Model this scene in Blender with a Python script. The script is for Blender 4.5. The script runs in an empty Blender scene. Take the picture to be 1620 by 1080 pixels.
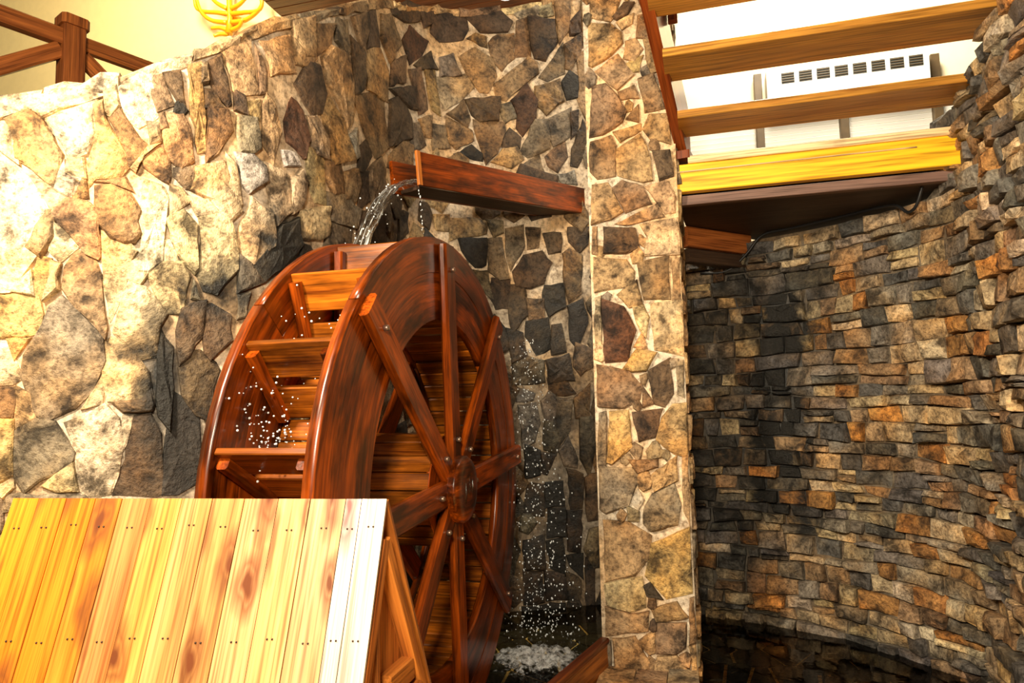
import bpy, math, random
from mathutils import Vector, Matrix, noise as mnoise
random.seed(11)
C = bpy.context.scene
COL = C.collection
# ------------------------------------------------------------------ camera, world, lights, exposure
CAM = Vector((0, 0, 1.6)); FPX = 1080.0
_p, _r = math.radians(5.0), math.radians(1.2)
FW = Vector((0, math.cos(_p), math.sin(_p)))
_r0 = Vector((1, 0, 0)); _u0 = _r0.cross(FW)
RT = math.cos(_r)*_r0 - math.sin(_r)*_u0
UP = math.cos(_r)*_u0 + math.sin(_r)*_r0
cd = bpy.data.cameras.new('camera'); cam = bpy.data.objects.new('camera', cd); COL.objects.link(cam)
M = Matrix((RT, UP, -FW)).transposed().to_4x4(); M.translation = CAM
cam.matrix_world = M
cd.sensor_width = 36; cd.lens = 24; cd.clip_start = .05
C.camera = cam
w = bpy.data.worlds.new('world'); C.world = w; w.use_nodes = True
bg = w.node_tree.nodes['Background']; bg.inputs[0].default_value = (1, .83, .62, 1); bg.inputs[1].default_value = 0.03
def lamp(name, loc, target, size, energy, color, size_y=None):
    d = bpy.data.lights.new(name, 'AREA'); d.size = size; d.energy = energy; d.color = color
    if size_y: d.shape = 'RECTANGLE'; d.size_y = size_y
    o = bpy.data.objects.new(name, d); COL.objects.link(o); o.location = loc
    o.rotation_euler = (Vector(target)-Vector(loc)).to_track_quat('-Z', 'Y').to_euler()
    return o
lamp('hall_lamp_left', (-1.8, .9, 3.3), (-.2, 3.6, 1.5), .35, 190, (1, .83, .6))
lamp('fill_light', (-.3, -.5, 2.7), (1.9, 3.2, 1.5), .5, 185, (1, .86, .64))  # added fill light behind the camera, aimed at the right wall
lamp('upper_lamp_right', (2.2, 4.6, 6.6), (3.0, 6.4, 4.2), 1.2, 340, (1, .9, .72))
lamp('upper_lamp_left', (-3.5, 5.4, 7.0), (-4.5, 8.6, 5.6), 1.2, 300, (1, .76, .36))
C.view_settings.view_transform = 'Standard'; C.view_settings.look = 'None'
C.view_settings.exposure = 0.0; C.view_settings.gamma = 1; C.view_settings.use_curve_mapping = False
C.cycles.max_bounces = 8; C.cycles.transparent_max_bounces = 16
C.cycles.use_denoising = True
# ------------------------------------------------------------------ helpers
YAW = .2703456
XD = Vector((math.cos(YAW), -math.sin(YAW), 0)); YD = Vector((math.sin(YAW), math.cos(YAW), 0)); ZD = Vector((0, 0, 1))
def ray(x, y): return FW + RT*((x-810)/FPX) + UP*((540-y)/FPX)
def at(x, y, depth):
    v = ray(x, y); return CAM + v*(depth/v.y)
def rnd(a, b): return random.uniform(a, b)
class MB:
    def __init__(s): s.v=[]; s.f=[]; s.g=[]; s.t=[]; s.st=[]; s.sm=[]
    def add(s, verts, faces, grain=None, tint=(1,1,1), stain_shade=None, smooth=False):
        n = len(s.v); s.v += [tuple(v) for v in verts]
        s.f += [tuple(i+n for i in f) for f in faces]; s.sm += [smooth]*len(faces) if isinstance(smooth, bool) else smooth
        s.g += [tuple(g) for g in grain] if grain else [tuple(v) for v in verts]
        s.t += [tint]*len(verts); s.st += stain_shade if stain_shade else [0.0]*len(verts)
    def bar(s, p0, p1, w, h, up=ZD, ch=.004, tint=(1,1,1)):
        """chamfered beam from p0 to p1; w across, h along 'up'"""
        p0, p1 = Vector(p0), Vector(p1); d = p1-p0; L = d.length; d.normalize()
        a = d.cross(Vector(up)).normalized(); b = a.cross(d).normalized()
        x, y = w/2, h/2; c = min(ch, x*.6, y*.6)
        sec = [(-x+c,-y),(x-c,-y),(x,-y+c),(x,y-c),(x-c,y),(-x+c,y),(-x,y-c),(-x,-y+c)]
        o = rnd(0, 50); o2 = rnd(0, 50)
        vs, gs = [], []
        for k, e in ((0, p0), (L, p1)):
            for (i, j) in sec:
                vs.append(e+a*i+b*j); gs.append((k+o, i+o2, j+o2))
        fs = [(i, (i+1) % 8, 8+(i+1) % 8, 8+i) for i in range(8)]
        s.add(vs, [tuple(reversed(f)) for f in fs]+[tuple(range(8)), tuple(range(15, 7, -1))], gs, tint); return s
    def prism(s, pts, n, th, along=None, tint=(1,1,1)):
        """planar outline pts (3D) extruded by th along n; grain follows 'along'"""
        pts = [Vector(p) for p in pts]; n = Vector(n).normalized(); k = len(pts)
        al = Vector(along).normalized() if along else (pts[1]-pts[0]).normalized(); ac = n.cross(al); o = rnd(0, 50)
        vs = pts+[p+n*th for p in pts]
        gs = [(v.dot(al)+o, v.dot(ac)+o, v.dot(n)+o) for v in vs]
        nn = Vector((0,0,0))
        for i in range(k): nn += pts[i].cross(pts[(i+1) % k])
        fs = [(i, (i+1) % k, k+(i+1) % k, k+i) for i in range(k)]+[tuple(range(k-1, -1, -1)), tuple(range(k, 2*k))]
        if nn.dot(n)*th < 0: fs = [tuple(reversed(f)) for f in fs]
        s.add(vs, fs, gs, tint); return s
    def tube(s, pts, r, n=8, tint=(1,1,1), cap=True):
        pts = [Vector(p) for p in pts]; vs = []; gs = []; L = 0
        rr = r if isinstance(r, (list, tuple)) else [r]*len(pts)
        for i, p in enumerate(pts):
            d = (pts[min(i+1, len(pts)-1)]-pts[max(i-1, 0)]).normalized()
            a = d.cross(Vector((.13, .21, .97))).normalized(); b = d.cross(a)
            if i: L += (p-pts[i-1]).length
            for k in range(n):
                t = 2*math.pi*k/n; vs.append(p+(a*math.cos(t)+b*math.sin(t))*rr[i]); gs.append((L, math.cos(t)*rr[i], math.sin(t)*rr[i]))
        fs = [(i*n+k, i*n+(k+1) % n, (i+1)*n+(k+1) % n, (i+1)*n+k) for i in range(len(pts)-1) for k in range(n)]
        m = len(fs)
        if cap: fs += [tuple(range(n-1, -1, -1)), tuple(range((len(pts)-1)*n, len(pts)*n))]
        s.add(vs, fs, gs, tint, smooth=[True]*m+[False]*(len(fs)-m)); return s
    def ball(s, c, r, tint=(1,1,1), squash=1.0):
        t = (1+5**.5)/2; vs = [(-1,t,0),(1,t,0),(-1,-t,0),(1,-t,0),(0,-1,t),(0,1,t),(0,-1,-t),(0,1,-t),(t,0,-1),(t,0,1),(-t,0,-1),(-t,0,1)]
        fs = [(0,11,5),(0,5,1),(0,1,7),(0,7,10),(0,10,11),(1,5,9),(5,11,4),(11,10,2),(10,7,6),(7,1,8),(3,9,4),(3,4,2),(3,2,6),(3,6,8),(3,8,9),(4,9,5),(2,4,11),(6,2,10),(8,6,7),(9,8,1)]
        q = (1+t*t)**.5
        s.add([(c[0]+v[0]/q*r, c[1]+v[1]/q*r, c[2]+v[2]/q*r*squash) for v in vs], fs, None, tint, smooth=True); return s
    def mesh(s, name, m):
        me = bpy.data.meshes.new(name); me.from_pydata(s.v, [], s.f); me.update()
        a = me.attributes.new('grain', 'FLOAT_VECTOR', 'POINT'); a.data.foreach_set('vector', [x for g in s.g for x in g])
        a = me.attributes.new('tint', 'FLOAT_COLOR', 'POINT'); a.data.foreach_set('color', [x for g in s.t for x in (*g, 1)])
        a = me.attributes.new('stain_shade', 'FLOAT', 'POINT'); a.data.foreach_set('value', s.st)
        me.polygons.foreach_set('use_smooth', s.sm)
        me.materials.append(m); return me
    def build(s, name, m, parent=None): return link(name, s.mesh(name, m), parent)
def link(name, me, parent=None):
    o = bpy.data.objects.new(name, me); COL.objects.link(o)
    if parent: o.parent = parent
    return o
def tag(o, label=None, cat=None, group=None, kind=None):
    if label: o['label'] = label
    if cat: o['category'] = cat
    if group: o['group'] = group
    if kind: o['kind'] = kind
    return o
def thing(name, label, cat, loc=(0,0,0), rz=0, group=None, kind=None):
    o = bpy.data.objects.new(name, None); COL.objects.link(o); o.location = loc; o.rotation_euler = (0,0,rz)
    return tag(o, label, cat, group, kind)
# ------------------------------------------------------------------ materials
def nodes(name):
    m = bpy.data.materials.new(name); m.use_nodes = True; nt = m.node_tree; nt.nodes.clear()
    out = nt.nodes.new('ShaderNodeOutputMaterial'); b = nt.nodes.new('ShaderNodeBsdfPrincipled')
    nt.links.new(b.outputs[0], out.inputs[0])
    def N(t, **k):
        n = nt.nodes.new('ShaderNode'+t)
        for a, v in k.items():
            if a.startswith('i_'): n.inputs[a[2:].replace('_', ' ')].default_value = v
            else: setattr(n, a, v)
        return n
    return m, nt, b, N, nt.links.new, out
def ramp(N, stops):
    r = N('ValToRGB'); e = r.color_ramp.elements
    while len(e) < len(stops): e.new(.5)
    for i, (p, c) in enumerate(stops): e[i].position = p; e[i].color = c if len(c) == 4 else (*c, 1)
    return r
def mixc(N, L, kind, fac, a, b):
    n = N('Mix', data_type='RGBA', blend_type=kind)
    for idx, v in ((0, fac), (6, a), (7, b)):
        if hasattr(v, 'is_linked'): L(v, n.inputs[idx])
        else: n.inputs[idx].default_value = v if idx == 0 else (*v, 1)
    return n.outputs[2]
def wood(name, dark, light, rough=.3, knots=0.0, knotcol=(.09,.025,.01), stretch=(1.3, 16, 16), bump=.15, coat=0.0, spec=.35, grime=0.0):
    m, nt, b, N, L, out = nodes(name)
    g = N('Attribute', attribute_name='grain'); t = N('Attribute', attribute_name='tint'); oi = N('ObjectInfo')
    off = N('VectorMath', operation='MULTIPLY_ADD'); L(oi.outputs['Random'], off.inputs[0]); off.inputs[1].default_value = (37, 19, 11); L(g.outputs['Vector'], off.inputs[2])
    mp = N('Mapping'); L(off.outputs[0], mp.inputs[0]); mp.inputs['Scale'].default_value = stretch
    n1 = N('TexNoise', i_Scale=1.0, i_Detail=5.0, i_Roughness=.62, i_Distortion=.9); L(mp.outputs[0], n1.inputs['Vector'])
    mp2 = N('Mapping'); L(off.outputs[0], mp2.inputs[0]); mp2.inputs['Scale'].default_value = (stretch[0]*2.5, stretch[1]*7, stretch[2]*7)
    n2 = N('TexNoise', i_Scale=1.0, i_Detail=3.0); L(mp2.outputs[0], n2.inputs['Vector'])
    r = ramp(N, [(.3, dark), (.5, tuple((a+c)/2 for a, c in zip(dark, light))), (.68, light)]); L(n1.outputs['Fac'], r.inputs[0])
    r2 = ramp(N, [(.34, (.5,.47,.45)), (.5, (.95,.95,.95)), (.64, (1.15,1.15,1.15))]); L(n2.outputs['Fac'], r2.inputs[0])
    c = mixc(N, L, 'MULTIPLY', 1.0, r.outputs[0], r2.outputs[0])
    c = mixc(N, L, 'MULTIPLY', 1.0, c, t.outputs['Color'])
    va = N('MapRange', i_To_Min=.75, i_To_Max=1.2); L(oi.outputs['Random'], va.inputs[0])
    cv = N('CombineColor'); [L(va.outputs[0], cv.inputs[i]) for i in range(3)]
    c = mixc(N, L, 'MULTIPLY', 1.0, c, cv.outputs[0])
    if grime:
        mg = N('Mapping'); L(off.outputs[0], mg.inputs[0]); mg.inputs['Scale'].default_value = (2.2, 7, 7)
        ng = N('TexNoise', i_Scale=1.0, i_Detail=4.0, i_Roughness=.6); L(mg.outputs[0], ng.inputs['Vector'])
        rg = ramp(N, [(.36, (1-grime,)*3), (.54, (1,1,1))]); L(ng.outputs['Fac'], rg.inputs[0])
        c = mixc(N, L, 'MULTIPLY', 1.0, c, rg.outputs[0])
    if knots:
        mp3 = N('Mapping'); L(off.outputs[0], mp3.inputs[0]); mp3.inputs['Scale'].default_value = (3.2, 8.5, 1)
        nd = N('TexNoise', i_Scale=2.2, i_Detail=2.0); L(mp3.outputs[0], nd.inputs['Vector'])
        dv = N('VectorMath', operation='MULTIPLY_ADD'); L(nd.outputs['Color'], dv.inputs[0]); dv.inputs[1].default_value = (.5,.5,.0); L(mp3.outputs[0], dv.inputs[2])
        vo = N('TexVoronoi', i_Scale=1.0, voronoi_dimensions='2D'); L(dv.outputs[0], vo.inputs['Vector'])
        kr = ramp(N, [(.06, (1,1,1)), (.13, (.55,.55,.55)), (.17, (.75,.75,.75)), (.34, (0,0,0))]); L(vo.outputs['Distance'], kr.inputs[0])
        sel = N('Math', operation='GREATER_THAN'); sel.inputs[1].default_value = 1-knots; L(vo.outputs['Color'], sel.inputs[0])
        kf = N('Math', operation='MULTIPLY'); L(kr.outputs[0], kf.inputs[0]); L(sel.outputs[0], kf.inputs[1])
        c = mixc(N, L, 'MIX', kf.outputs[0], c, knotcol)
    L(c, b.inputs['Base Color']); b.inputs['Roughness'].default_value = rough; b.inputs['Specular IOR Level'].default_value = spec
    if coat: b.inputs['Coat Weight'].default_value = coat; b.inputs['Coat Roughness'].default_value = .12
    bp = N('Bump', i_Strength=bump, i_Distance=.004); L(n2.outputs['Fac'], bp.inputs['Height']); L(bp.outputs[0], b.inputs['Normal'])
    return m
def stone_mat(name, lo=.35, hi=1.5, scale=7.0, rough=.75, bump=.6):
    m, nt, b, N, L, out = nodes(name)
    geo = N('NewGeometry'); t = N('Attribute', attribute_name='tint'); s = N('Attribute', attribute_name='stain_shade')
    n1 = N('TexNoise', i_Scale=scale, i_Detail=7.0, i_Roughness=.66, i_Distortion=.4); L(geo.outputs['Position'], n1.inputs['Vector'])
    n2 = N('TexNoise', i_Scale=scale*6, i_Detail=5.0, i_Roughness=.7); L(geo.outputs['Position'], n2.inputs['Vector'])
    n3 = N('TexNoise', i_Scale=scale*.45, i_Detail=4.0); L(geo.outputs['Position'], n3.inputs['Vector'])
    r1 = ramp(N, [(.36, (lo,lo*.92,lo*.82)), (.48, (.92,.9,.88)), (.64, (hi,hi,hi*.98))]); L(n1.outputs['Fac'], r1.inputs[0])
    r2 = ramp(N, [(.36, (.45,.41,.37)), (.5, (1,1,1)), (.64, (1.32,1.31,1.28))]); L(n2.outputs['Fac'], r2.inputs[0])
    r3 = ramp(N, [(.45, (1,1,1)), (.62, (1.2,.93,.6))]); L(n3.outputs['Fac'], r3.inputs[0])
    c = mixc(N, L, 'MULTIPLY', 1.0, t.outputs['Color'], r1.outputs[0])
    c = mixc(N, L, 'MULTIPLY', 1.0, c, r2.outputs[0])
    c = mixc(N, L, 'MULTIPLY', .8, c, r3.outputs[0])
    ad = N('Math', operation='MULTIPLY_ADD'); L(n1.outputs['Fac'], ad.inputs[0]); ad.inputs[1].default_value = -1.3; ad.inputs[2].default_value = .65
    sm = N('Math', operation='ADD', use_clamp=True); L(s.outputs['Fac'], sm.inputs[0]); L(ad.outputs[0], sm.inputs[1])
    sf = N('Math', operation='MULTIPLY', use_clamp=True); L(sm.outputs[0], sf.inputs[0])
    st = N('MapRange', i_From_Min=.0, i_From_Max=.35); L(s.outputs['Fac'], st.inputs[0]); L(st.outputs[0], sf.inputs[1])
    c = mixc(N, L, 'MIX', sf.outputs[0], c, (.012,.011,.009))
    L(c, b.inputs['Base Color'])
    rr = N('MapRange', i_To_Min=rough, i_To_Max=.5); L(sf.outputs[0], rr.inputs[0]); L(rr.outputs[0], b.inputs['Roughness'])
    am = N('Math', operation='MULTIPLY_ADD'); L(n2.outputs['Fac'], am.inputs[0]); am.inputs[1].default_value = .45; L(n1.outputs['Fac'], am.inputs[2])
    bp = N('Bump', i_Strength=bump, i_Distance=.03); L(am.outputs[0], bp.inputs['Height']); L(bp.outputs[0], b.inputs['Normal'])
    return m
def plain(name, col, rough=.5, metal=0, noise=0.0, bump=0.0, emit=None):
    m, nt, b, N, L, out = nodes(name)
    b.inputs['Base Color'].default_value = (*col, 1); b.inputs['Roughness'].default_value = rough; b.inputs['Metallic'].default_value = metal
    if noise:
        geo = N('NewGeometry'); n = N('TexNoise', i_Scale=12.0, i_Detail=6.0); L(geo.outputs['Position'], n.inputs['Vector'])
        r = ramp(N, [(.3, tuple(x*(1-noise) for x in col)), (.7, tuple(min(1, x*(1+noise)) for x in col))]); L(n.outputs['Fac'], r.inputs[0]); L(r.outputs[0], b.inputs['Base Color'])
        bp = N('Bump', i_Strength=bump, i_Distance=.02); L(n.outputs['Fac'], bp.inputs['Height']); L(bp.outputs[0], b.inputs['Normal'])
    if emit: b.inputs['Emission Color'].default_value = (*emit[0], 1); b.inputs['Emission Strength'].default_value = emit[1]
    return m
STONE = stone_mat('rough_fieldstone', .18, 1.6, 7.5, .7, 1.0); LEDGE = stone_mat('split_ledgestone', .22, 1.65, 10.0, .62, 1.0)
MORTAR = stone_mat('pale_mortar', .7, 1.15, 5.0, .9, .4)
WHEELW = wood('wheel_wood', (.05,.006,.0006), (.47,.082,.004), .28, coat=.1, stretch=(1.6, 13, 13), grime=.82)
SLATW = wood('slat_wood', (.11,.02,.002), (.58,.16,.010), .3, coat=.1, grime=.6)
BOARDW = wood('pine_board', (.62,.36,.15), (.92,.72,.43), .38, knots=.8, knotcol=(.16,.045,.015), stretch=(1.1, 20, 20), bump=.1)
PALEB = wood('pale_glare_board', (.46,.33,.27), (.76,.68,.58), .4, knots=.4, knotcol=(.22,.08,.07), stretch=(.9,22,22), bump=.1)  # end boards: pale wood with some glare put into the colour
GABLEW = wood('orange_board', (.22,.055,.01), (.55,.18,.03), .35, knots=.15)
STAIRW = wood('golden_tread', (.40,.16,.025), (.72,.36,.06), .35, stretch=(1.2, 14, 14))
FASCIAW = wood('yellow_pine', (.86,.45,.012), (.93,.53,.022), .4, knots=.12, stretch=(.8, 7, 7), bump=.05)
PALEW = wood('pale_pine', (.62,.42,.2), (.85,.66,.38), .4, knots=.2)
REDW = wood('red_brown_wood', (.10,.018,.004), (.30,.065,.01), .3, coat=.1)
RAILW = wood('railing_wood', (.2,.055,.014), (.42,.13,.03), .35)
DARKW = wood('dark_soffit', (.035,.018,.01), (.075,.04,.022), .6)
TRIMW = wood('purple_brown_trim', (.16,.09,.07), (.22,.13,.1), .6)
CEILW = wood('ceiling_board', (.16,.045,.012), (.34,.11,.03), .4)
PLASTER = plain('cream_plaster', (.86,.76,.52), .9, noise=.03, bump=.03)
WHITE = plain('white_plastic', (.82,.8,.74), .5)
SLOT = plain('dark_vent', (.05,.05,.04), .6)
BLIND = plain('blind_slat', (.85,.82,.74), .6)
MULL = plain('brown_frame', (.09,.055,.02), .5, noise=.2, bump=.02)
BOLT = plain('bolt_steel', (.35,.24,.18), .35, .8)
CABLE = plain('black_rubber', (.01,.01,.011), .45)
GOLD = plain('amber_branch', (.72,.34,.012), .3)
NAILM = plain('nail_head', (.05,.03,.02), .5, .5)
def foam_mat():
    m, nt, b, N, L, out = nodes('white_foam')
    b.inputs['Base Color'].default_value = (.72,.75,.77,1); b.inputs['Roughness'].default_value = .5
    geo = N('NewGeometry'); n = N('TexNoise', i_Scale=22.0, i_Detail=6.0, i_Roughness=.7); L(geo.outputs['Position'], n.inputs['Vector'])
    g = N('Attribute', attribute_name='grain'); sx = N('SeparateXYZ'); L(g.outputs['Vector'], sx.inputs[0])
    ad = N('Math', operation='ADD'); L(n.outputs['Fac'], ad.inputs[0]); L(sx.outputs[2], ad.inputs[1])
    r = ramp(N, [(.62, (0,0,0)), (.82, (1,1,1))]); L(ad.outputs[0], r.inputs[0]); L(r.outputs[0], b.inputs['Alpha'])
    bp = N('Bump', i_Strength=.7, i_Distance=.02); L(n.outputs['Fac'], bp.inputs['Height']); L(bp.outputs[0], b.inputs['Normal'])
    return m
FOAM = foam_mat()
DROP = plain('water_drop', (.8,.84,.86), .08)
LAMPG = plain('lamp_glass', (.9,.85,.8), .4, emit=((1,.85,.75), 1.0))
def water_glass(name, tint, rough, wavescale, wave):
    m, nt, b, N, L, out = nodes(name)
    nt.nodes.remove(b)
    geo = N('NewGeometry'); n = N('TexNoise', i_Scale=wavescale, i_Detail=3.0, i_Distortion=.6); L(geo.outputs['Position'], n.inputs['Vector'])
    bp = N('Bump', i_Strength=wave, i_Distance=.03); L(n.outputs['Fac'], bp.inputs['Height'])
    tr = N('BsdfTransparent'); tr.inputs[0].default_value = (*tint, 1)
    gl = N('BsdfGlossy'); gl.inputs['Roughness'].default_value = rough; L(bp.outputs[0], gl.inputs['Normal'])
    fr = N('Fresnel'); fr.inputs[0].default_value = 1.33; L(bp.outputs[0], fr.inputs['Normal'])
    mx = N('MixShader'); L(fr.outputs[0], mx.inputs[0]); L(tr.outputs[0], mx.inputs[1]); L(gl.outputs[0], mx.inputs[2]); L(mx.outputs[0], out.inputs[0])
    return m
POOL = water_glass('pool_water', (.75,.7,.48), .03, 5.0, .12)
def jet_mat():
    m, nt, b, N, L, out = nodes('falling_water')
    g = N('Attribute', attribute_name='grain'); mp = N('Mapping'); L(g.outputs['Vector'], mp.inputs[0]); mp.inputs['Scale'].default_value = (5, 60, 60)
    n = N('TexNoise', i_Scale=1.0, i_Detail=3.0, i_Distortion=.5); L(mp.outputs[0], n.inputs['Vector'])
    bp = N('Bump', i_Strength=1.0, i_Distance=.012); L(n.outputs['Fac'], bp.inputs['Height']); L(bp.outputs[0], b.inputs['Normal'])
    b.inputs['Transmission Weight'].default_value = 1.0; b.inputs['IOR'].default_value = 1.33; b.inputs['Roughness'].default_value = .04
    b.inputs['Base Color'].default_value = (.93,.95,.95,1)
    d = N('BsdfPrincipled'); d.inputs['Base Color'].default_value = (.8,.84,.86,1); d.inputs['Roughness'].default_value = .15
    r = ramp(N, [(.56, (0,0,0)), (.68, (.85,.85,.85))]); L(n.outputs['Fac'], r.inputs[0])
    mx = N('MixShader'); L(r.outputs[0], mx.inputs[0]); L(b.outputs[0], mx.inputs[1]); L(d.outputs[0], mx.inputs[2]); L(mx.outputs[0], out.inputs[0])
    return m
JET = jet_mat()
# ------------------------------------------------------------------ curved wall surfaces
def catmull(P, n=16):
    P = [Vector(p) for p in P]; P = [2*P[0]-P[1]]+P+[2*P[-1]-P[-2]]; out = []
    for i in range(1, len(P)-2):
        a, b, c, d = P[i-1:i+3]
        for k in range(n):
            t = k/n; out.append(.5*((2*b)+(c-a)*t+(2*a-5*b+4*c-d)*t*t+(3*b-3*c+d-a)*t**3))
    out.append(P[-2]); return out
class Surf:
    def __init__(s, P, smooth=True):
        s.p = catmull(P) if smooth else [Vector(p) for p in P]; s.u = [0]
        for a, b in zip(s.p, s.p[1:]): s.u.append(s.u[-1]+(b-a).length)
        s.L = s.u[-1]
    def pt(s, u, z, off=0.0):
        import bisect
        i = max(0, min(len(s.p)-2, bisect.bisect_right(s.u, u)-1)); a, b = s.p[i], s.p[i+1]
        k = (u-s.u[i])/(s.u[i+1]-s.u[i]); q = a+(b-a)*k; d = (b-a).normalized()
        return Vector((q.x+d.y*off, q.y-d.x*off, z))     # positive offset: towards the viewer's side
def interp(x, tab):
    if x <= tab[0][0]: return tab[0][1]
    for (a, b), (c, d) in zip(tab, tab[1:]):
        if x <= c: return b+(d-b)*(x-a)/(c-a)
    return tab[-1][1]
def blob(u, z, blobs):
    s = 0.0
    for (bu, bz, ru, rz, k) in blobs: s = max(s, k*max(0, 1-((u-bu)/ru)**2-((z-bz)/rz)**2)**.6)
    return s
def wall_body(name, S, ztop, th, zb, label, tint, blobs, nu=60, nz=30, u0=0, u1=None):
    u1 = u1 or S.L; b = MB(); vs = []; st = []
    for side, off in ((0, 0), (1, -th)):
        for i in range(nu+1):
            u = u0+(u1-u0)*i/nu; zt = ztop(u)
            for j in range(nz+1):
                z = zb+(zt-zb)*j/nz; vs.append(S.pt(u, z, off)); st.append(blob(u, z, blobs) if side == 0 else 0.0)
    K = (nu+1)*(nz+1); fs = []
    for i in range(nu):
        for j in range(nz):
            a = i*(nz+1)+j; q = (a, a+nz+1, a+nz+2, a+1); fs.append(q); fs.append(tuple(K+x for x in reversed(q)))
        t = i*(nz+1)+nz; fs.append((t, t+nz+1, K+t+nz+1, K+t))
    for j in range(nz):
        fs.append((j, j+1, K+j+1, K+j)); e = nu*(nz+1)+j; fs.append((e+1, e, K+e, K+e+1))
    b.add(vs, fs, None, tint, st)
    return tag(b.build(name, MORTAR), label, kind='structure')
def stone_geo(b, S, q, h, tint, blobs, seg=.07, jit=.006, bev=.1, tilt=.03, shrink=.004, maxn=13):
    n0 = len(q); area = sum(q[i][0]*q[(i+1) % n0][1]-q[(i+1) % n0][0]*q[i][1] for i in range(n0))
    if area < 0: q = q[::-1]
    cu = sum(a for a, _ in q)/n0; cz = sum(c for _, c in q)/n0
    per = sum(math.hypot(q[i][0]-q[(i+1) % n0][0], q[i][1]-q[(i+1) % n0][1]) for i in range(n0))
    seg = max(seg, per/maxn)
    ring = []
    for i in range(n0):
        (a, c), (d, e) = q[i], q[(i+1) % n0]; l = math.hypot(d-a, e-c); k = max(1, round(l/seg))
        for t in range(k):
            f = t/k; ring.append((a+(d-a)*f+rnd(-jit, jit), c+(e-c)*f+rnd(-jit, jit)))
    n = len(ring); size = math.sqrt(abs(area)/2)+1e-6
    def sh(p, k): return (p[0]+(cu-p[0])*k, p[1]+(cz-p[1])*k)
    k0 = min(.3, shrink/size*2); ring = [sh(p, k0) for p in ring]
    tu, tz = rnd(-tilt, tilt)*3, rnd(-tilt, tilt)*3
    def H(p, f): return max(.002, f*h+(tu*(p[0]-cu)+tz*(p[1]-cz))*min(1, f*2))
    vs, st = [], []; kb = min(.35, bev*.05/size+.05)
    for k, f, o in ((0, 0, -.012), (kb*.25, .72, 0), (kb*1.3, 1.0, 0), (.55, 1.06, 0)):
        for p in ring:
            s_ = sh(p, k); off = o if f == 0 else H(s_, f*rnd(.72, 1.2)); vs.append(S.pt(s_[0], s_[1], off)); st.append(blob(s_[0], s_[1], blobs))
    vs.append(S.pt(cu, cz, H((cu, cz), 1.08))); st.append(blob(cu, cz, blobs))
    fs, sm = [], []; soft = random.random() < .55
    for r in range(3):
        for i in range(n):
            j = (i+1) % n; fs.append((r*n+i, r*n+j, (r+1)*n+j, (r+1)*n+i)); sm.append(r == 2 and soft)
    for i in range(n): fs.append((3*n+i, 3*n+(i+1) % n, 4*n)); sm.append(soft)
    b.add(vs, fs, None, tint, st, smooth=sm)
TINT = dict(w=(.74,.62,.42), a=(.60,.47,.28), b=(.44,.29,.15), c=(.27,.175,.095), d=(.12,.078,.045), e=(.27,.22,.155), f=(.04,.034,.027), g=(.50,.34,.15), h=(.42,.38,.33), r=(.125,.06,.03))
def vary(c, k=.12):
    f = rnd(1-k, 1+k); return (c[0]*f, c[1]*f*rnd(.96, 1.04), c[2]*f*rnd(.92, 1.08))
def parse(s):
    out = []
    for ln in s.strip().split('\n'):
        c, *p = ln.split(); out.append((c, [tuple(int(x)/1000 for x in k.split(',')) for k in p]))
    return out
# ------------------------------------------------------------------ left fieldstone wall
LS = Surf([(-3.0, 2.35), (-2.5, 2.6), (-2.0, 2.7), (-1.55, 2.8), (-1.18, 3.1), (-1.0, 3.5), (-0.81, 4.15), (-0.64, 4.6), (-0.42, 4.87), (-0.02, 5.04), (0.58, 5.17), (1.15, 5.3)]); LTOP = [(0.93, 2.86), (0.999, 2.871), (1.138, 2.909), (1.447, 3.007), (1.711, 3.168), (2.093, 3.467), (2.545, 3.789), (3.148, 4.186), (3.85, 4.519), (4.224, 4.576), (4.786, 4.751), (5.103, 4.88), (5.484, 4.98)]
ltop = lambda u: interp(u, LTOP)-.05
LBL = [(1.86,2.12,.2,.16,1.0),(1.62,1.72,.1,.38,1.0),(2.2,2.36,.24,.24,1.0),(1.58,1.84,.12,.1,.9),(1.95,1.2,.4,.6,.5),(4.75,.8,.8,1.3,.62),(4.3,1.9,.35,.7,.5),(4.9,2.0,.4,.6,.6),(3.2,2.4,.35,.5,.55),(5.3,1.5,.35,2.6,.75)]  # wet stains; blobs beside wheel and behind pillar also paint in shade
wl = wall_body('wall_left', LS, ltop, .3, -.4, 'tall curved wall of irregular brown fieldstones in pale mortar behind the water wheel', (.62,.52,.40), LBL, 90, 40)
small = MB()
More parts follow.
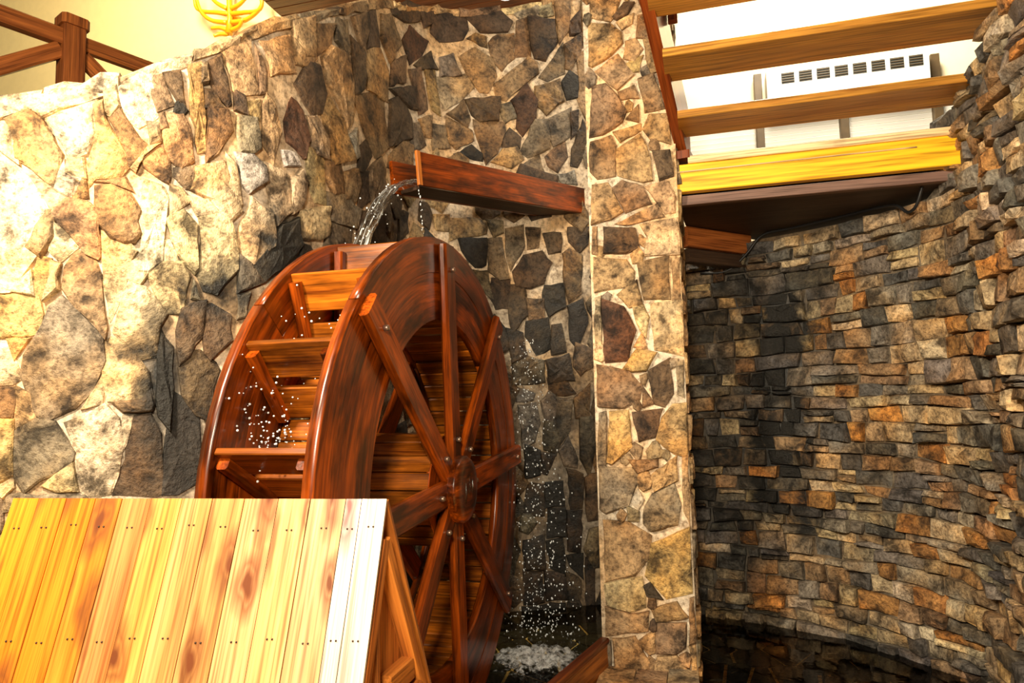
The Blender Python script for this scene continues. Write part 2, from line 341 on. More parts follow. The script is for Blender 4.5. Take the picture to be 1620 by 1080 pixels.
for i_, (c, q) in enumerate(parse('''
w 1000,2858 1122,2895 1313,2923 1379,2895 1310,2869 1172,2801 1124,2825 1003,2783
b 1033,2777 1124,2820 1168,2790 1247,2642 1221,2506 1182,2529 1119,2585 1076,2625 1069,2688
w 934,2767 1029,2769 1069,2688 1076,2607 1008,2651 938,2669
w 916,2648 1009,2643 1072,2596 1130,2538 1170,2470 1198,2413 1177,2394 1139,2299 1131,2263 1172,2224 1076,2082 941,2070
w 1177,2793 1246,2814 1315,2845 1363,2869 1367,2734 1333,2651 1269,2632 1236,2698
b 1363,2858 1389,2871 1408,2788 1457,2714 1490,2603 1465,2565 1372,2553 1342,2515 1335,2605 1368,2680 1372,2785
a 1265,2624 1329,2626 1334,2557 1303,2551 1267,2565
w 1226,2506 1253,2618 1267,2555 1325,2543 1291,2473 1270,2472
b 1294,2532 1332,2538 1344,2469 1291,2468
a 1199,2511 1275,2467 1240,2430 1208,2408 1170,2470 1135,2538 1182,2523
b 1240,2430 1277,2459 1349,2448 1376,2417 1389,2386 1394,2341 1395,2236 1382,2212 1339,2239 1312,2273 1230,2371 1222,2400
b 1162,2352 1198,2405 1220,2400 1228,2377 1220,2311 1197,2253 1176,2227 1128,2260 1139,2299
c 1373,2516 1427,2527 1504,2490 1536,2429 1539,2324 1516,2282 1484,2282 1437,2311 1394,2346 1376,2417
c 1377,2532 1482,2567 1500,2501 1431,2533
c 1423,2822 1449,2847 1502,2782 1556,2710 1531,2638 1497,2617 1457,2722 1419,2797
w 1446,2946 1522,3024 1565,3050 1591,2853 1579,2825 1523,2782 1487,2813 1456,2859 1448,2891
a 1390,2912 1442,2940 1446,2863 1419,2816 1409,2832
e 1549,2795 1596,2812 1605,2738 1572,2707
c 1572,3029 1604,3030 1648,2915 1595,2873 1569,2946
d 1606,3031 1672,3067 1698,2913 1660,2930 1624,2984
f 1655,2917 1675,2927 1698,2896 1688,2873 1656,2877
g 1702,3087 1753,3116 1786,2741 1753,2722 1721,2881
b 1622,2859 1694,2869 1723,2779 1738,2668 1688,2627 1648,2665 1610,2755
c 1598,2848 1619,2858 1621,2797 1604,2794
b 1536,2647 1603,2724 1643,2664 1652,2590 1643,2561 1611,2564 1548,2607
a 1558,2697 1591,2719 1540,2655 1528,2599 1513,2619
d 1782,3137 1842,3194 1888,2979 1876,2966 1820,3003 1789,3068
e 1756,3117 1782,3131 1789,3042 1760,3033
d 1771,3010 1809,3015 1851,2947 1778,2927
c 1786,2915 1871,2938 1890,2845 1835,2729 1790,2684
b 1836,3219 1970,3324 2018,3073 1922,3034 1895,3053 1862,3168
c 2005,3298 2067,3198 2055,3086 2024,3075
b 2025,3322 2201,3446 2231,3269 2086,3183 2059,3286
d 1913,3026 1946,3021 1962,2947 1914,2960
g 1962,3002 2032,3031 2026,2946 1962,2947
e 1923,2921 2010,2935 2028,2812 1993,2775 1926,2763 1916,2852
b 2062,3077 2102,3051 2146,2931 2113,2754 2034,2841 2039,3000
h 1917,2755 1993,2769 2049,2729 2053,2648 1986,2589 1934,2619
a 2042,2749 2161,2743 2209,2720 2220,2561 2128,2464 2067,2639
a 1744,2643 1798,2669 1855,2698 1930,2489 1890,2429 1804,2509 1733,2548
a 1868,2737 1918,2690 1929,2521 1915,2486 1877,2581
e 1654,2621 1731,2655 1733,2548 1700,2542 1662,2592
a 1648,2545 1695,2541 1713,2488 1648,2417 1640,2458
w 1545,2563 1614,2534 1646,2497 1627,2396 1628,2335 1621,2212 1568,2168 1542,2171 1534,2507
a 1636,2397 1702,2450 1753,2393 1762,2204 1739,2180 1696,2219 1660,2303
w 1624,2300 1650,2308 1684,2218 1626,2210
a 1715,2516 1793,2507 1840,2464 1758,2444
a 1758,2439 1848,2459 1896,2416 1924,2298 1925,2209 1869,2140 1835,2091 1782,2106 1762,2179 1773,2317
a 1942,2433 1996,2562 2101,2510 2109,2444 2103,2349 2000,2251 1924,2304
f 2103,2394 2152,2460 2277,2524 2304,2392 2146,2253 2056,2182 2000,2251
e 1924,2287 1994,2244 2049,2172 1935,2115
a 1563,2162 1626,2205 1696,2214 1725,2162 1715,2040 1700,2001 1645,1998 1603,2063
w 1737,2066 1748,2133 1777,2069
e 1935,2101 1980,2114 1972,2009 1937,2006
d 1705,2020 1793,2051 1783,1904 1731,1829 1688,1780 1682,1925
d 1793,2035 1825,2045 1900,2000 1901,1893 1821,1807 1789,1839
d 1738,1845 1784,1847 1837,1799 1854,1758 1809,1564 1766,1581 1705,1654 1695,1764
f 1620,1935 1665,1844 1675,1687 1657,1529 1620,1585 1607,1763
f 1676,1663 1735,1622 1774,1557 1783,1447 1778,1290 1705,1257 1642,1248 1651,1446
d 1522,1562 1600,1570 1636,1493 1641,1263 1614,1242 1474,1271 1502,1402
a 1420,1861 1457,1900 1506,1854 1542,1799 1584,1760 1590,1695 1555,1643 1505,1634 1442,1635 1423,1722
c 1555,1638 1590,1682 1606,1617 1588,1591 1495,1588 1460,1625
w 1295,1550 1435,1615 1486,1563 1490,1426 1465,1266 1385,1254 1350,1282 1329,1445
w 1491,1573 1524,1572 1509,1460 1490,1426
e 1217,2013 1258,2054 1316,1992 1416,1889 1424,1799 1416,1748 1383,1682 1324,1610 1237,1562 1185,1588 1152,1676 1129,1752 1131,1827 1170,1890 1201,1941
g 941,2063 1177,2067 1187,1990 1181,1906 949,1889
g 1079,1878 1140,1883 1098,1808
w 1080,2089 1146,2154 1163,2072
g 1153,2159 1179,2219 1215,2209 1208,2116 1190,2054 1168,2072
a 1220,2191 1251,2186 1249,2095 1201,2057
w 1231,2348 1302,2286 1312,2263 1253,2199 1209,2243
b 1308,2249 1382,2212 1404,2154 1431,1933 1423,1897 1320,2008 1256,2088 1263,2181
a 1405,2315 1510,2276 1524,2242 1496,2192 1493,2121 1446,1975 1435,1970 1409,2165
a 1457,1910 1500,2113 1569,2096 1603,2063 1640,1998 1625,1933 1608,1826 1551,1807 1511,1864
a 1500,2206 1582,2247 1584,2174 1548,2118 1497,2134
c 957,1707 1095,1690 1102,1573 962,1576
g 962,1571 1104,1568 1104,1358 1061,1319 973,1322
w 949,1879 1070,1873 1121,1727 1090,1702 956,1719
a 1112,1538 1174,1576 1155,1656 1104,1692
e 1113,1518 1182,1571 1254,1551 1324,1440 1326,1400 1216,1327 1155,1290 1113,1348 1104,1474
a 1040,1308 1109,1341 1115,1299 1083,1267
a 1221,1305 1326,1390 1343,1278 1279,1285
a 1349,1617 1412,1733 1424,1625 1353,1614
e 1089,1279 1364,1262 1381,1222 1091,1220
b 2205,3514 2388,3647 2406,3437 2330,3407 2234,3446
c 2411,3611 2584,3704 2540,3546 2429,3448
b 2234,3439 2331,3393 2412,3426 2331,3339 2259,3312
d 2352,3380 2440,3391 2510,3275 2470,3160 2392,3111 2246,3213
b 2468,3450 2540,3553 2693,3587 2772,3459 2772,3224 2722,3170 2631,3277 2522,3344
e 2617,3755 2743,3806 2758,3631 2679,3606 2610,3622
d 2758,3719 2903,3684 2934,3497 2810,3407 2795,3611
c 2795,3862 2976,3992 2992,3907 2903,3712
d 2984,3996 3090,4077 3146,3872 2959,3768 3000,3903
b 2926,3696 3048,3814 3162,3851 3261,3763 3234,3543 2990,3514
c 2795,3381 3014,3497 3200,3520 3231,3244 3084,3115 2933,3226 2863,3322
g 2470,3177 2554,3269 2693,3193 2794,3007 2593,2917 2555,2967 2500,3053
r 2167,2986 2227,3136 2317,3097 2356,2958 2309,2856 2198,2892
e 2344,3078 2431,3113 2512,3015 2500,2920 2410,2914
c 3164,4080 3282,4146 3418,4023 3279,3832 3162,3923
d 3300,4221 3522,4382 3660,4423 3658,4299 3479,4208 3325,4170
d 3674,4388 3849,4470 3817,4373 3723,4297
r 3460,4063 3552,4204 3756,4193 3691,4065 3548,3937
d 3602,3952 3768,4122 3831,4022 3675,3956
c 3296,3827 3476,3967 3473,3777 3277,3672
d 3277,3642 3569,3778 3619,3638 3471,3611
d 3276,3560 3413,3662 3542,3537 3541,3411 3256,3261
c 3532,3888 3653,3951 3748,3699 3648,3617 3584,3784
g 3718,3969 3824,4010 3873,3692 3788,3708
d 3896,4464 4090,4523 4124,4410 4077,4315 3881,4243 3797,4278 3811,4381
d 4121,4495 4376,4591 4460,4521 4429,4445 4231,4400
g 4113,4338 4175,4390 4260,4380 4259,4294
b 4280,4327 4357,4404 4484,4421 4480,4237 4382,4129 4327,4193
c 4516,4527 4588,4550 4621,4266 4495,4254
d 4598,4562 4812,4571 4838,4397 4732,4234 4651,4253 4610,4424
b 4816,4702 4946,4757 4939,4510 4848,4387
w 4508,4598 4682,4679 4670,4584 4557,4552
w 4692,4669 4796,4721 4803,4607 4710,4588
b 4043,4168 4173,4264 4313,4206 4335,4068 4267,3934 4207,3941 4098,4056
e 3880,4112 3986,4183 4041,4035 3878,3976
a 3842,3950 4083,4044 4152,3957 4038,3829 3920,3748 3858,3850
b 4324,4012 4590,4237 4650,4196 4658,4115 4417,3897 4347,3914
r 4452,3886 4575,4022 4652,3886 4639,3759 4536,3627 4482,3678 4500,3789
d 4095,3854 4362,3901 4343,3720 4203,3703 4139,3748
c 3946,3711 4069,3835 4123,3707 4092,3648
b 3935,3684 4137,3626 4135,3548 4006,3460 3943,3514
c 4148,3696 4388,3699 4397,3646 4323,3461 4242,3385 4191,3555
e 4361,3836 4447,3870 4484,3763 4398,3715
d 4386,3590 4442,3660 4521,3611 4509,3530 4384,3521
g 4297,3400 4384,3506 4494,3529 4532,3433 4436,3357
e 4518,3501 4639,3744 4734,3750 4744,3529 4572,3450
b 4645,4013 4840,4083 4866,3916 4736,3806 4652,3886
f 4854,4058 4929,4161 4995,4110 4980,3965 4897,3933
e 4730,4162 4878,4374 4887,4143 4758,4077 4688,4102
c 4893,4360 5027,4471 5022,4330 4945,4178 4894,4200
e 4750,3766 4920,3863 4913,3634 4785,3556 4747,3655
c 4712,3472 4872,3591 4883,3466 4809,3352 4740,3389
d 4919,3817 4991,3837 4971,3668 4929,3635
d 4926,3538 5020,3758 5057,3617 4978,3400 4922,3412
e 4516,3377 4657,3469 4694,3332 4545,3354
h 4808,3322 4936,3358 4958,3258 4847,3268
f 4006,3421 4135,3504 4214,3450 4213,3391
e 3799,3594 3901,3609 3943,3461 3797,3411
b 3648,3580 3787,3642 3785,3496 3711,3473
e 3526,3499 3626,3549 3710,3408 3563,3324
b 4989,4280 5065,4344 5071,4044 4997,4023
b 4965,3979 5070,4018 5062,3761 5008,3869
d 4941,4567 5033,4676 5027,4487 4938,4463
c 5041,4767 5126,4777 5114,4412 5039,4373
a 2330,2906 2438,2930 2489,2889 2514,2669 2412,2651 2358,2755
c 2513,2893 2666,2949 2680,2780 2581,2750 2513,2810
c 2701,2902 2824,2950 2869,2877 2824,2766 2708,2748
h 2758,3125 2840,3198 2854,3051 2817,3022
d 2870,3106 2988,3204 3044,3109 2924,2975 2854,2959
c 2987,3007 3148,3136 3196,3091 3195,2963 3026,2823 3003,2918
b 3272,3195 3426,3343 3547,3346 3546,3221 3398,3148 3238,3105
d 2854,2944 2971,2982 2986,2812 2869,2737
a 2218,2706 2290,2777 2347,2739 2282,2577 2229,2544
h 2156,2839 2245,2856 2279,2803 2186,2767
e 2537,2738 2680,2769 2869,2726 2809,2613 2538,2586
a 2292,2566 2370,2603 2514,2655 2515,2498 2452,2453 2303,2430
d 2884,2722 3137,2809 3159,2594 2823,2484
e 2538,2572 2794,2595 2736,2466 2503,2417
b 3570,2808 3700,2787 3635,2694 3522,2672
c 3268,2786 3343,2789 3308,2626 3216,2607
d 3378,2860 3501,2875 3484,2741 3375,2662
b 3796,2930 3930,2954 3928,2832 3825,2834
b 3940,2932 4095,2951 4234,2939 4232,2838 4053,2809 3959,2776
e 4249,2940 4362,2937 4361,2855 4296,2827
f 4027,2783 4222,2808 4228,2614 4139,2585 4051,2701
e 4251,2801 4360,2816 4403,2520 4329,2508 4252,2567
e 4386,2880 4515,2915 4536,2761 4434,2584 4396,2669
c 4554,2902 4658,2891 4640,2763 4565,2752
d 4443,2560 4525,2688 4663,2715 4725,2629 4672,2487 4568,2438 4465,2460
d 4691,2858 4821,2871 4817,2733 4717,2716
d 4877,2912 5045,2927 5030,2788 4962,2722 4884,2809
c 4831,2704 4882,2735 4977,2698 4968,2418 4861,2339 4840,2490
f 4681,2463 4840,2480 4835,2300 4705,2228 4669,2352
d 4280,2507 4417,2497 4398,2296 4300,2285 4263,2369
d 4416,2459 4529,2452 4539,2236 4424,2126 4397,2249
c 4541,2361 4669,2352 4675,2228 4552,2203
f 4537,2189 4704,2213 4723,1993 4609,1942 4535,2079
d 4727,2151 4801,2165 4835,1964 4722,1955
f 4860,2301 4976,2355 5011,2180 4925,1992 4877,2055
d 4385,2126 4497,2103 4531,1933 4419,1882
e 4139,2557 4242,2553 4277,2346 4224,2391
e 4418,1858 4546,1919 4657,1894 4662,1734 4425,1728
d 4681,1903 4849,1940 4893,1754 4701,1724
h 4444,1699 4578,1646 4558,1604 4451,1606
h 4460,1555 4600,1571 4616,1435 4570,1311 4487,1277
h 4635,1589 4690,1663 4742,1629 4728,1465 4660,1466
e 4742,1610 4869,1607 4853,1386 4762,1277 4736,1380
c 4692,1757 4843,1736 4890,1649 4816,1627 4709,1653
c 4893,1597 5006,1709 4999,1477 4899,1470
e 4923,1450 5023,1457 5025,1217 4985,1041 4915,1169
e 4660,1443 4728,1441 4752,1268 4740,1203 4645,1248
h 4760,1226 4841,1317 4900,1170 4888,1105 4801,1118
d 4625,1208 4730,1185 4660,1063 4622,1088
f 4497,1277 4611,1231 4607,1065 4501,1038
f 4658,994 4788,998 4783,823 4644,826
d 4824,1089 4940,1043 4923,817 4836,803
d 4510,1001 4638,972 4633,772 4495,766
c 4949,1010 5049,1047 5063,726 4965,722
f 4642,572 4767,587 4783,319 4675,394
f 4801,458 4913,474 4922,296 4823,384
c 4784,364 4907,274 4878,137 4802,151
d 4792,116 4888,136 4936,-7 4895,-111 4786,-88
d 4622,361 4769,329 4803,165 4646,163
d 4471,583 4629,618 4623,384 4476,394
d 4466,373 4599,363 4617,156 4471,142
f 4461,121 4654,127 4662,-100 4479,-110
f 4669,139 4777,117 4771,-87 4672,-79
f 4663,807 4797,809 4791,608 4657,607
d 4811,785 4922,771 4899,497 4803,517
d 4935,422 5000,445 4997,55 4938,33
b 3145,2270 3089,2109 3206,1932 3288,1910 3467,1991 3439,2192 3357,2344
b 3489,1382 3516,1109 3723,1018 3860,1221 3705,1485
d 2221,809 2457,810 2497,931 2471,1153 2307,1198 2165,1167 2114,967
e 2017,1687 2073,1618 2190,1609 2297,1754 2217,1978 2103,2070 2005,1898
e 3562,2085 3580,1762 3683,1704 3785,1758 3830,2067 3722,2164
d 5353,2356 5448,2531 5326,2733 5137,2739 5049,2532 5194,2319
f 3706,2799 3649,2654 3730,2412 3937,2492 3956,2698
d 2793,904 2882,833 3013,1093 2900,1316 2746,1204
d 607,-53 803,-112 915,172 751,314 561,219
b 3517,280 3666,29 3770,70 3950,225 3844,484 3706,484
b 2392,392 2264,564 2090,513 2101,202 2354,174
d 1078,1001 942,1159 820,1006 798,874 888,705 1050,746 1105,808
d 2614,1302 2735,1236 2879,1404 2821,1619 2621,1608
c 3105,132 2957,252 2750,14 2790,-90 3075,-107
a 3967,3127 3809,3407 3707,3226 3729,3001 3873,2968
e 4118,1131 4338,1066 4424,1218 4287,1500 4148,1413
e 3476,542 3452,749 3345,865 3201,799 3150,681 3173,465 3368,401
a 3782,671 3929,539 4030,672 4084,828 3952,990 3829,975 3781,784
a 5347,3442 5405,3586 5315,3821 5203,3787 5146,3557 5236,3375
d 4182,570 4022,624 3936,405 3952,294 4173,221 4208,334
d 2332,1876 2530,1749 2632,1902 2627,2167 2420,2232 2266,2091
d 4954,1 5006,-149 5053,-268 5256,-245 5329,9 5266,155 5058,190
c 2388,580 2428,417 2648,361 2741,608 2652,760
d 3486,1197 3460,1476 3284,1436 3244,1297 3362,1064
b 5405,3194 5279,3368 5125,3345 5066,3068 5197,2957 5404,3043
a 5236,4019 5410,4191 5393,4437 5207,4473 5053,4281
e 4110,830 4177,670 4341,683 4370,983 4257,1113
d 1178,85 1216,274 1132,452 1026,476 876,248 952,130 1095,56
b 1739,959 1608,825 1787,559 2012,744 1945,931
e 1360,1154 1193,1115 1133,977 1195,812 1316,708 1531,832 1522,1027
b 750,2404 802,2464 817,2716 631,2812 524,2721 553,2456
c 3056,2013 2920,2137 2797,2091 2730,1888 2760,1724 2940,1700 3052,1777
c 5370,1470 5228,1205 5306,1056 5418,971 5591,1212 5537,1369
b 692,860 645,689 675,440 850,467 907,581 804,836
d 3091,651 2949,823 2793,766 2791,624 2871,393 3002,423
c 4164,1903 4064,2102 3812,1996 3827,1812 3978,1633 4116,1688
a 3287,1777 3134,1773 2996,1591 3047,1384 3193,1383 3374,1530
e 5470,1728 5418,1978 5230,1944 5109,1735 5297,1572
a 1487,283 1672,412 1565,671 1289,617 1310,462
d 1865,1371 1849,1160 2011,936 2097,1057 2076,1332
b 615,1420 651,1207 779,1157 868,1234 878,1464 785,1616 693,1577
c 3024,1249 2994,1142 3120,933 3212,932 3306,1056 3262,1256 3163,1358
d 5506,928 5305,966 5218,827 5235,600 5393,527 5535,652
f 1883,21 1950,235 1774,441 1635,332 1597,129
d 4190,208 4049,22 4079,-196 4365,-146 4395,18
d 4753,3010 4802,3313 4521,3379 4441,3222 4592,2960
e 3490,43 3384,245 3273,255 3179,82 3289,-63 3359,-71
c 2571,231 2456,307 2383,188 2423,-28 2495,-29 2574,122
a 696,1808 748,2013 685,2117 599,2077 548,1892 629,1772
c 4232,1745 4282,1563 4400,1515 4455,1676 4416,1782 4319,1843
c 5101,1305 5172,1353 5216,1547 5053,1646 5024,1502
c 693,2069 797,2057 886,2127 899,2281 811,2362 737,2357 673,2257
f 5462,3773 5554,3828 5536,3979 5477,4084 5345,4067 5325,3964 5365,3802
a 2476,1374 2547,1584 2429,1731 2317,1589 2327,1414
e 5069,2215 5018,2028 5089,1916 5197,1973 5250,2105 5167,2253
b 1609,67 1574,-46 1590,-131 1710,-222 1764,-191 1820,-20 1729,81
c 1112,-143 1104,24 1009,88 946,72 911,-119 951,-225 1064,-214
c 5273,4811 5181,4789 5175,4549 5330,4521 5401,4613
e 4149,3133 4170,3003 4240,2942 4341,3004 4381,3100 4300,3267 4207,3271
d 1473,-130 1451,12 1396,71 1315,64 1264,-73 1280,-205 1364,-272
e 3819,2254 3861,2164 3991,2171 4044,2258 4045,2439 3921,2470 3862,2450
c 2130,1506 2091,1405 2096,1222 2307,1251 2304,1418
d 4387,1979 4416,2070 4296,2232 4210,2161 4178,2007 4258,1900
f 2574,2223 2683,2110 2781,2121 2798,2344 2778,2424 2584,2424
e 3113,2454 3228,2330 3360,2483 3334,2563 3181,2647
a 2948,2563 2866,2395 2933,2242 3009,2224 3109,2288 3100,2493
d 2079,-201 2122,-32 2044,81 1896,-50 1926,-180
e 3496,2358 3517,2254 3655,2145 3745,2223 3729,2393 3604,2460
d 2495,1130 2530,972 2632,909 2685,932 2751,1114 2707,1196 2615,1263
c 3753,1718 3710,1551 3827,1424 3956,1503 3927,1687
d 5527,208 5594,317 5529,545 5394,486 5368,273
a 3650,1629 3584,1748 3432,1649 3471,1458 3630,1502
b 5560,2163 5521,2329 5350,2289 5311,2185 5381,2026 5542,2025
a 5092,650 4973,644 4937,504 4990,375 5145,402 5158,553
c 3962,1035 4067,1074 4104,1192 4058,1305 3961,1358 3884,1230 3898,1132
e 4443,522 4381,669 4298,677 4204,554 4245,362 4395,359
f 2860,150 2890,327 2816,427 2697,354 2723,132
f 2027,773 2010,661 2121,540 2244,630 2212,808 2129,875
d 3649,863 3625,992 3482,1044 3419,830 3473,751
a 3803,28 3753,-77 3756,-194 3814,-294 3964,-245 3995,-118 3938,5
e 2299,36 2225,28 2096,-83 2135,-250 2231,-269 2345,-215
c 3495,-155 3553,-202 3659,-207 3730,-123 3706,10 3570,91 3493,17
f 1774,1141 1703,1224 1619,1190 1581,1075 1663,945 1748,964
a 3605,3104 3517,3206 3436,3130 3425,2992 3512,2921 3589,3004
d 563,-131 586,-282 674,-285 709,-104 660,-69
c 800,1758 793,1609 880,1542 938,1644 944,1748 877,1821
c 1996,1547 1983,1663 1880,1714 1794,1582 1857,1450
a 5590,4609 5460,4679 5404,4645 5412,4468 5477,4440 5583,4463
e 3064,454 3011,328 3100,210 3162,228 3181,438
f 794,942 737,1093 641,1109 595,903 660,825
c 5574,1648 5474,1719 5407,1661 5367,1530 5461,1466 5543,1474 5594,1593
d 2712,-117 2647,-26 2537,-37 2487,-151 2525,-250 2648,-298 2705,-257
e 3582,738 3553,586 3611,473 3741,571 3744,651 3631,744
b 4943,1785 5067,1876 5037,1974 4917,2025 4891,1852
c 2152,2219 2161,2129 2234,2062 2308,2157 2277,2307
b 5568,2921 5435,2986 5347,2924 5332,2839 5369,2740 5507,2749 5552,2833
d 1930,305 2020,230 2079,296 2088,442 2023,532 1927,403
b 5055,3869 5159,3781 5217,3896 5159,4053 5082,3998
d 5438,3346 5414,3160 5470,3127 5581,3213 5560,3331
b 1101,579 1198,489 1286,604 1256,703 1174,745 1108,680
c 5589,3522 5517,3646 5407,3549 5394,3448 5530,3401
b 3059,-106 3139,-265 3267,-233 3263,-56 3141,-12
b 4092,3394 4013,3436 3905,3354 3912,3225 4003,3191 4103,3260
b 4196,2250 4216,2322 4194,2446 4118,2486 4053,2439 4045,2272 4091,2232
b 5253,195 5322,257 5302,380 5258,441 5169,425 5132,355 5153,222
c 4861,2999 4981,2889 5048,2977 4984,3154 4876,3136
f 4068,1307 4147,1446 4112,1551 4059,1582 3996,1425
b 5067,1022 5181,1068 5205,1194 5141,1269 5051,1284 5010,1165
c 3639,2515 3627,2626 3509,2649 3426,2473 3534,2401
a 4608,-180 4668,-300 4735,-291 4769,-223 4726,-113 4641,-122
d 3641,2864 3692,2827 3734,2821 3780,2939 3741,3003 3658,2992
e 5484,97 5362,110 5330,12 5382,-68 5494,-22
d 3319,3003 3241,2930 3308,2789 3382,2820 3416,2964
c 1435,226 1391,171 1463,75 1549,69 1589,181 1528,255
c 4387,145 4453,191 4471,290 4416,339 4349,365 4306,256 4328,181
b 3508,-158 3486,-87 3398,-58 3353,-135 3371,-245 3435,-259
c 580,1694 515,1660 519,1559 546,1505 622,1545 630,1651
c 3373,1658 3427,1658 3484,1721 3446,1834 3389,1860 3324,1747
e 3948,2587 4018,2460 4090,2514 4090,2624 4003,2648
d 733,1879 734,1837 779,1774 854,1820 860,1897 846,1956 754,1959
b 1828,561 1811,508 1846,438 1902,397 1974,488 1959,553 1888,628
b 897,-215 860,-144 817,-107 765,-148 747,-214 795,-299 858,-288
e 2973,-294 3022,-279 3044,-153 2966,-107 2919,-126 2925,-235
e 2360,582 2380,627 2326,735 2257,722 2250,629 2298,531
a 2701,130 2634,197 2589,116 2602,36 2633,-22 2708,38
a 5584,-173 5525,-79 5439,-122 5437,-237 5535,-265
b 2365,1177 2449,1245 2417,1355 2362,1369 2329,1291
d 5163,901 5106,889 5092,733 5132,682 5197,724 5193,848
e 3272,2793 3240,2859 3178,2903 3125,2786 3156,2730 3203,2674
b 4388,931 4440,918 4523,1004 4423,1131 4371,1103
c 3477,1952 3432,1901 3465,1786 3518,1761 3561,1804 3548,1949
e 1085,1285 1011,1304 956,1235 976,1148 1040,1100 1085,1142
b 4067,78 4067,171 3985,232 3926,190 3918,91 4013,27
e 5457,4354 5515,4248 5592,4318 5593,4412 5499,4422
d 1330,88 1355,154 1359,239 1314,267 1241,239 1234,163 1243,107
c 3406,880 3425,992 3373,1073 3318,1045 3313,914
a 1227,-129 1257,-99 1245,35 1218,83 1134,-8 1153,-88
b 2885,1453 2942,1377 2996,1427 2970,1590 2899,1540
d 2407,2252 2431,2365 2374,2403 2321,2407 2288,2300 2307,2258 2393,2206
d 5289,1370 5343,1478 5299,1563 5214,1496 5226,1378
c 4529,3004 4487,3117 4418,3150 4376,3047 4391,2987 4457,2950
a 515,1183 520,1052 631,1067 654,1171 593,1236
f 3546,313 3568,371 3570,459 3504,519 3455,482 3429,387 3444,312
d 725,1752 666,1791 606,1720 608,1683 657,1600 696,1613 734,1713
b 5177,2945 5097,2967 5039,2894 5080,2788 5169,2788
d 2753,1737 2676,1856 2626,1828 2611,1705 2656,1651 2736,1683
e 5163,3513 5045,3550 5013,3477 5044,3397 5141,3401
d 3055,926 3016,963 2975,917 2976,875 3012,819 3038,824 3069,860
b 5297,3961 5256,3955 5239,3917 5251,3835 5293,3835 5323,3855 5329,3901
c 1906,1028 1912,1066 1858,1100 1802,1070 1784,1037 1820,969 1868,976
b 5234,920 5287,966 5290,1026 5230,1059 5177,1032 5164,976 5182,940
d 2413,-145 2449,-74 2424,-31 2337,-66 2341,-141
c 2447,766 2419,782 2377,735 2381,661 2393,637 2442,641 2474,718
a 593,315 625,331 638,396 589,462 541,457 504,386 537,339
e 4532,777 4482,784 4454,738 4458,675 4513,641 4573,724
e 939,528 1003,519 1032,609 986,653 932,604
a 3682,816 3708,782 3758,772 3772,826 3746,901 3703,902 3676,881
e 5101,2240 5116,2288 5094,2339 5050,2375 5007,2330 5015,2275 5062,2214
a 5456,4783 5427,4863 5379,4835 5353,4754 5402,4708
d 901,484 848,468 841,382 906,341 955,450
d 852,2546 862,2452 914,2451 925,2551 881,2600
c 5584,2506 5552,2584 5484,2575 5472,2501 5525,2449
b 5407,-247 5433,-198 5409,-121 5361,-105 5313,-144 5324,-208 5367,-254
e 4483,862 4439,923 4397,903 4370,808 4427,767 4485,806
b 5497,4804 5488,4756 5510,4683 5569,4706 5586,4762 5548,4824
''')):
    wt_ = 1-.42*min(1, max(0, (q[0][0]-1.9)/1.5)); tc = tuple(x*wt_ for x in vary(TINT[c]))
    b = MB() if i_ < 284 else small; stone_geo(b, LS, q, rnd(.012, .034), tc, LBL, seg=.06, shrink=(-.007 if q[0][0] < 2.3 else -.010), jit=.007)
    if i_ < 284: b.build('stone', STONE, wl)
tag(small.build('outlying_stones', STONE, wl), kind='stuff')
u = .3
while u < LS.L-.12:
    l = rnd(.16, .36); e = min(u+l, LS.L-.05); t = rnd(.035, .065)
    za, zb_ = ltop(u+.005), ltop(e-.005); b = MB()
    sg = (zb_-za)/(e-u); nn = 4; vs = []
    for i in range(nn+1):
        uu = u+.004+(e-u-.008)*i/nn; zz = ltop(uu)
        for (o, dz) in ((.012+rnd(-.008,.01), -.014+rnd(-.012,.012)), (.022+rnd(-.01,.012), t*.5), (.008+rnd(-.012,.01), t+rnd(-.014,.014)), (-.28, t), (-.28, -.012)): vs.append(LS.pt(uu, zz+dz, o))
    fs = [(i*5+k, (i+1)*5+k, (i+1)*5+(k+1) % 5, i*5+(k+1) % 5) for i in range(nn) for k in range(5)]+[(4,3,2,1,0), tuple(nn*5+k for k in range(5))]
    b.add(vs, fs, None, vary(TINT[random.choice('wabbcbeb') if u > 1.3 else 'w'])); b.build('coping_stone', STONE, wl); u = e
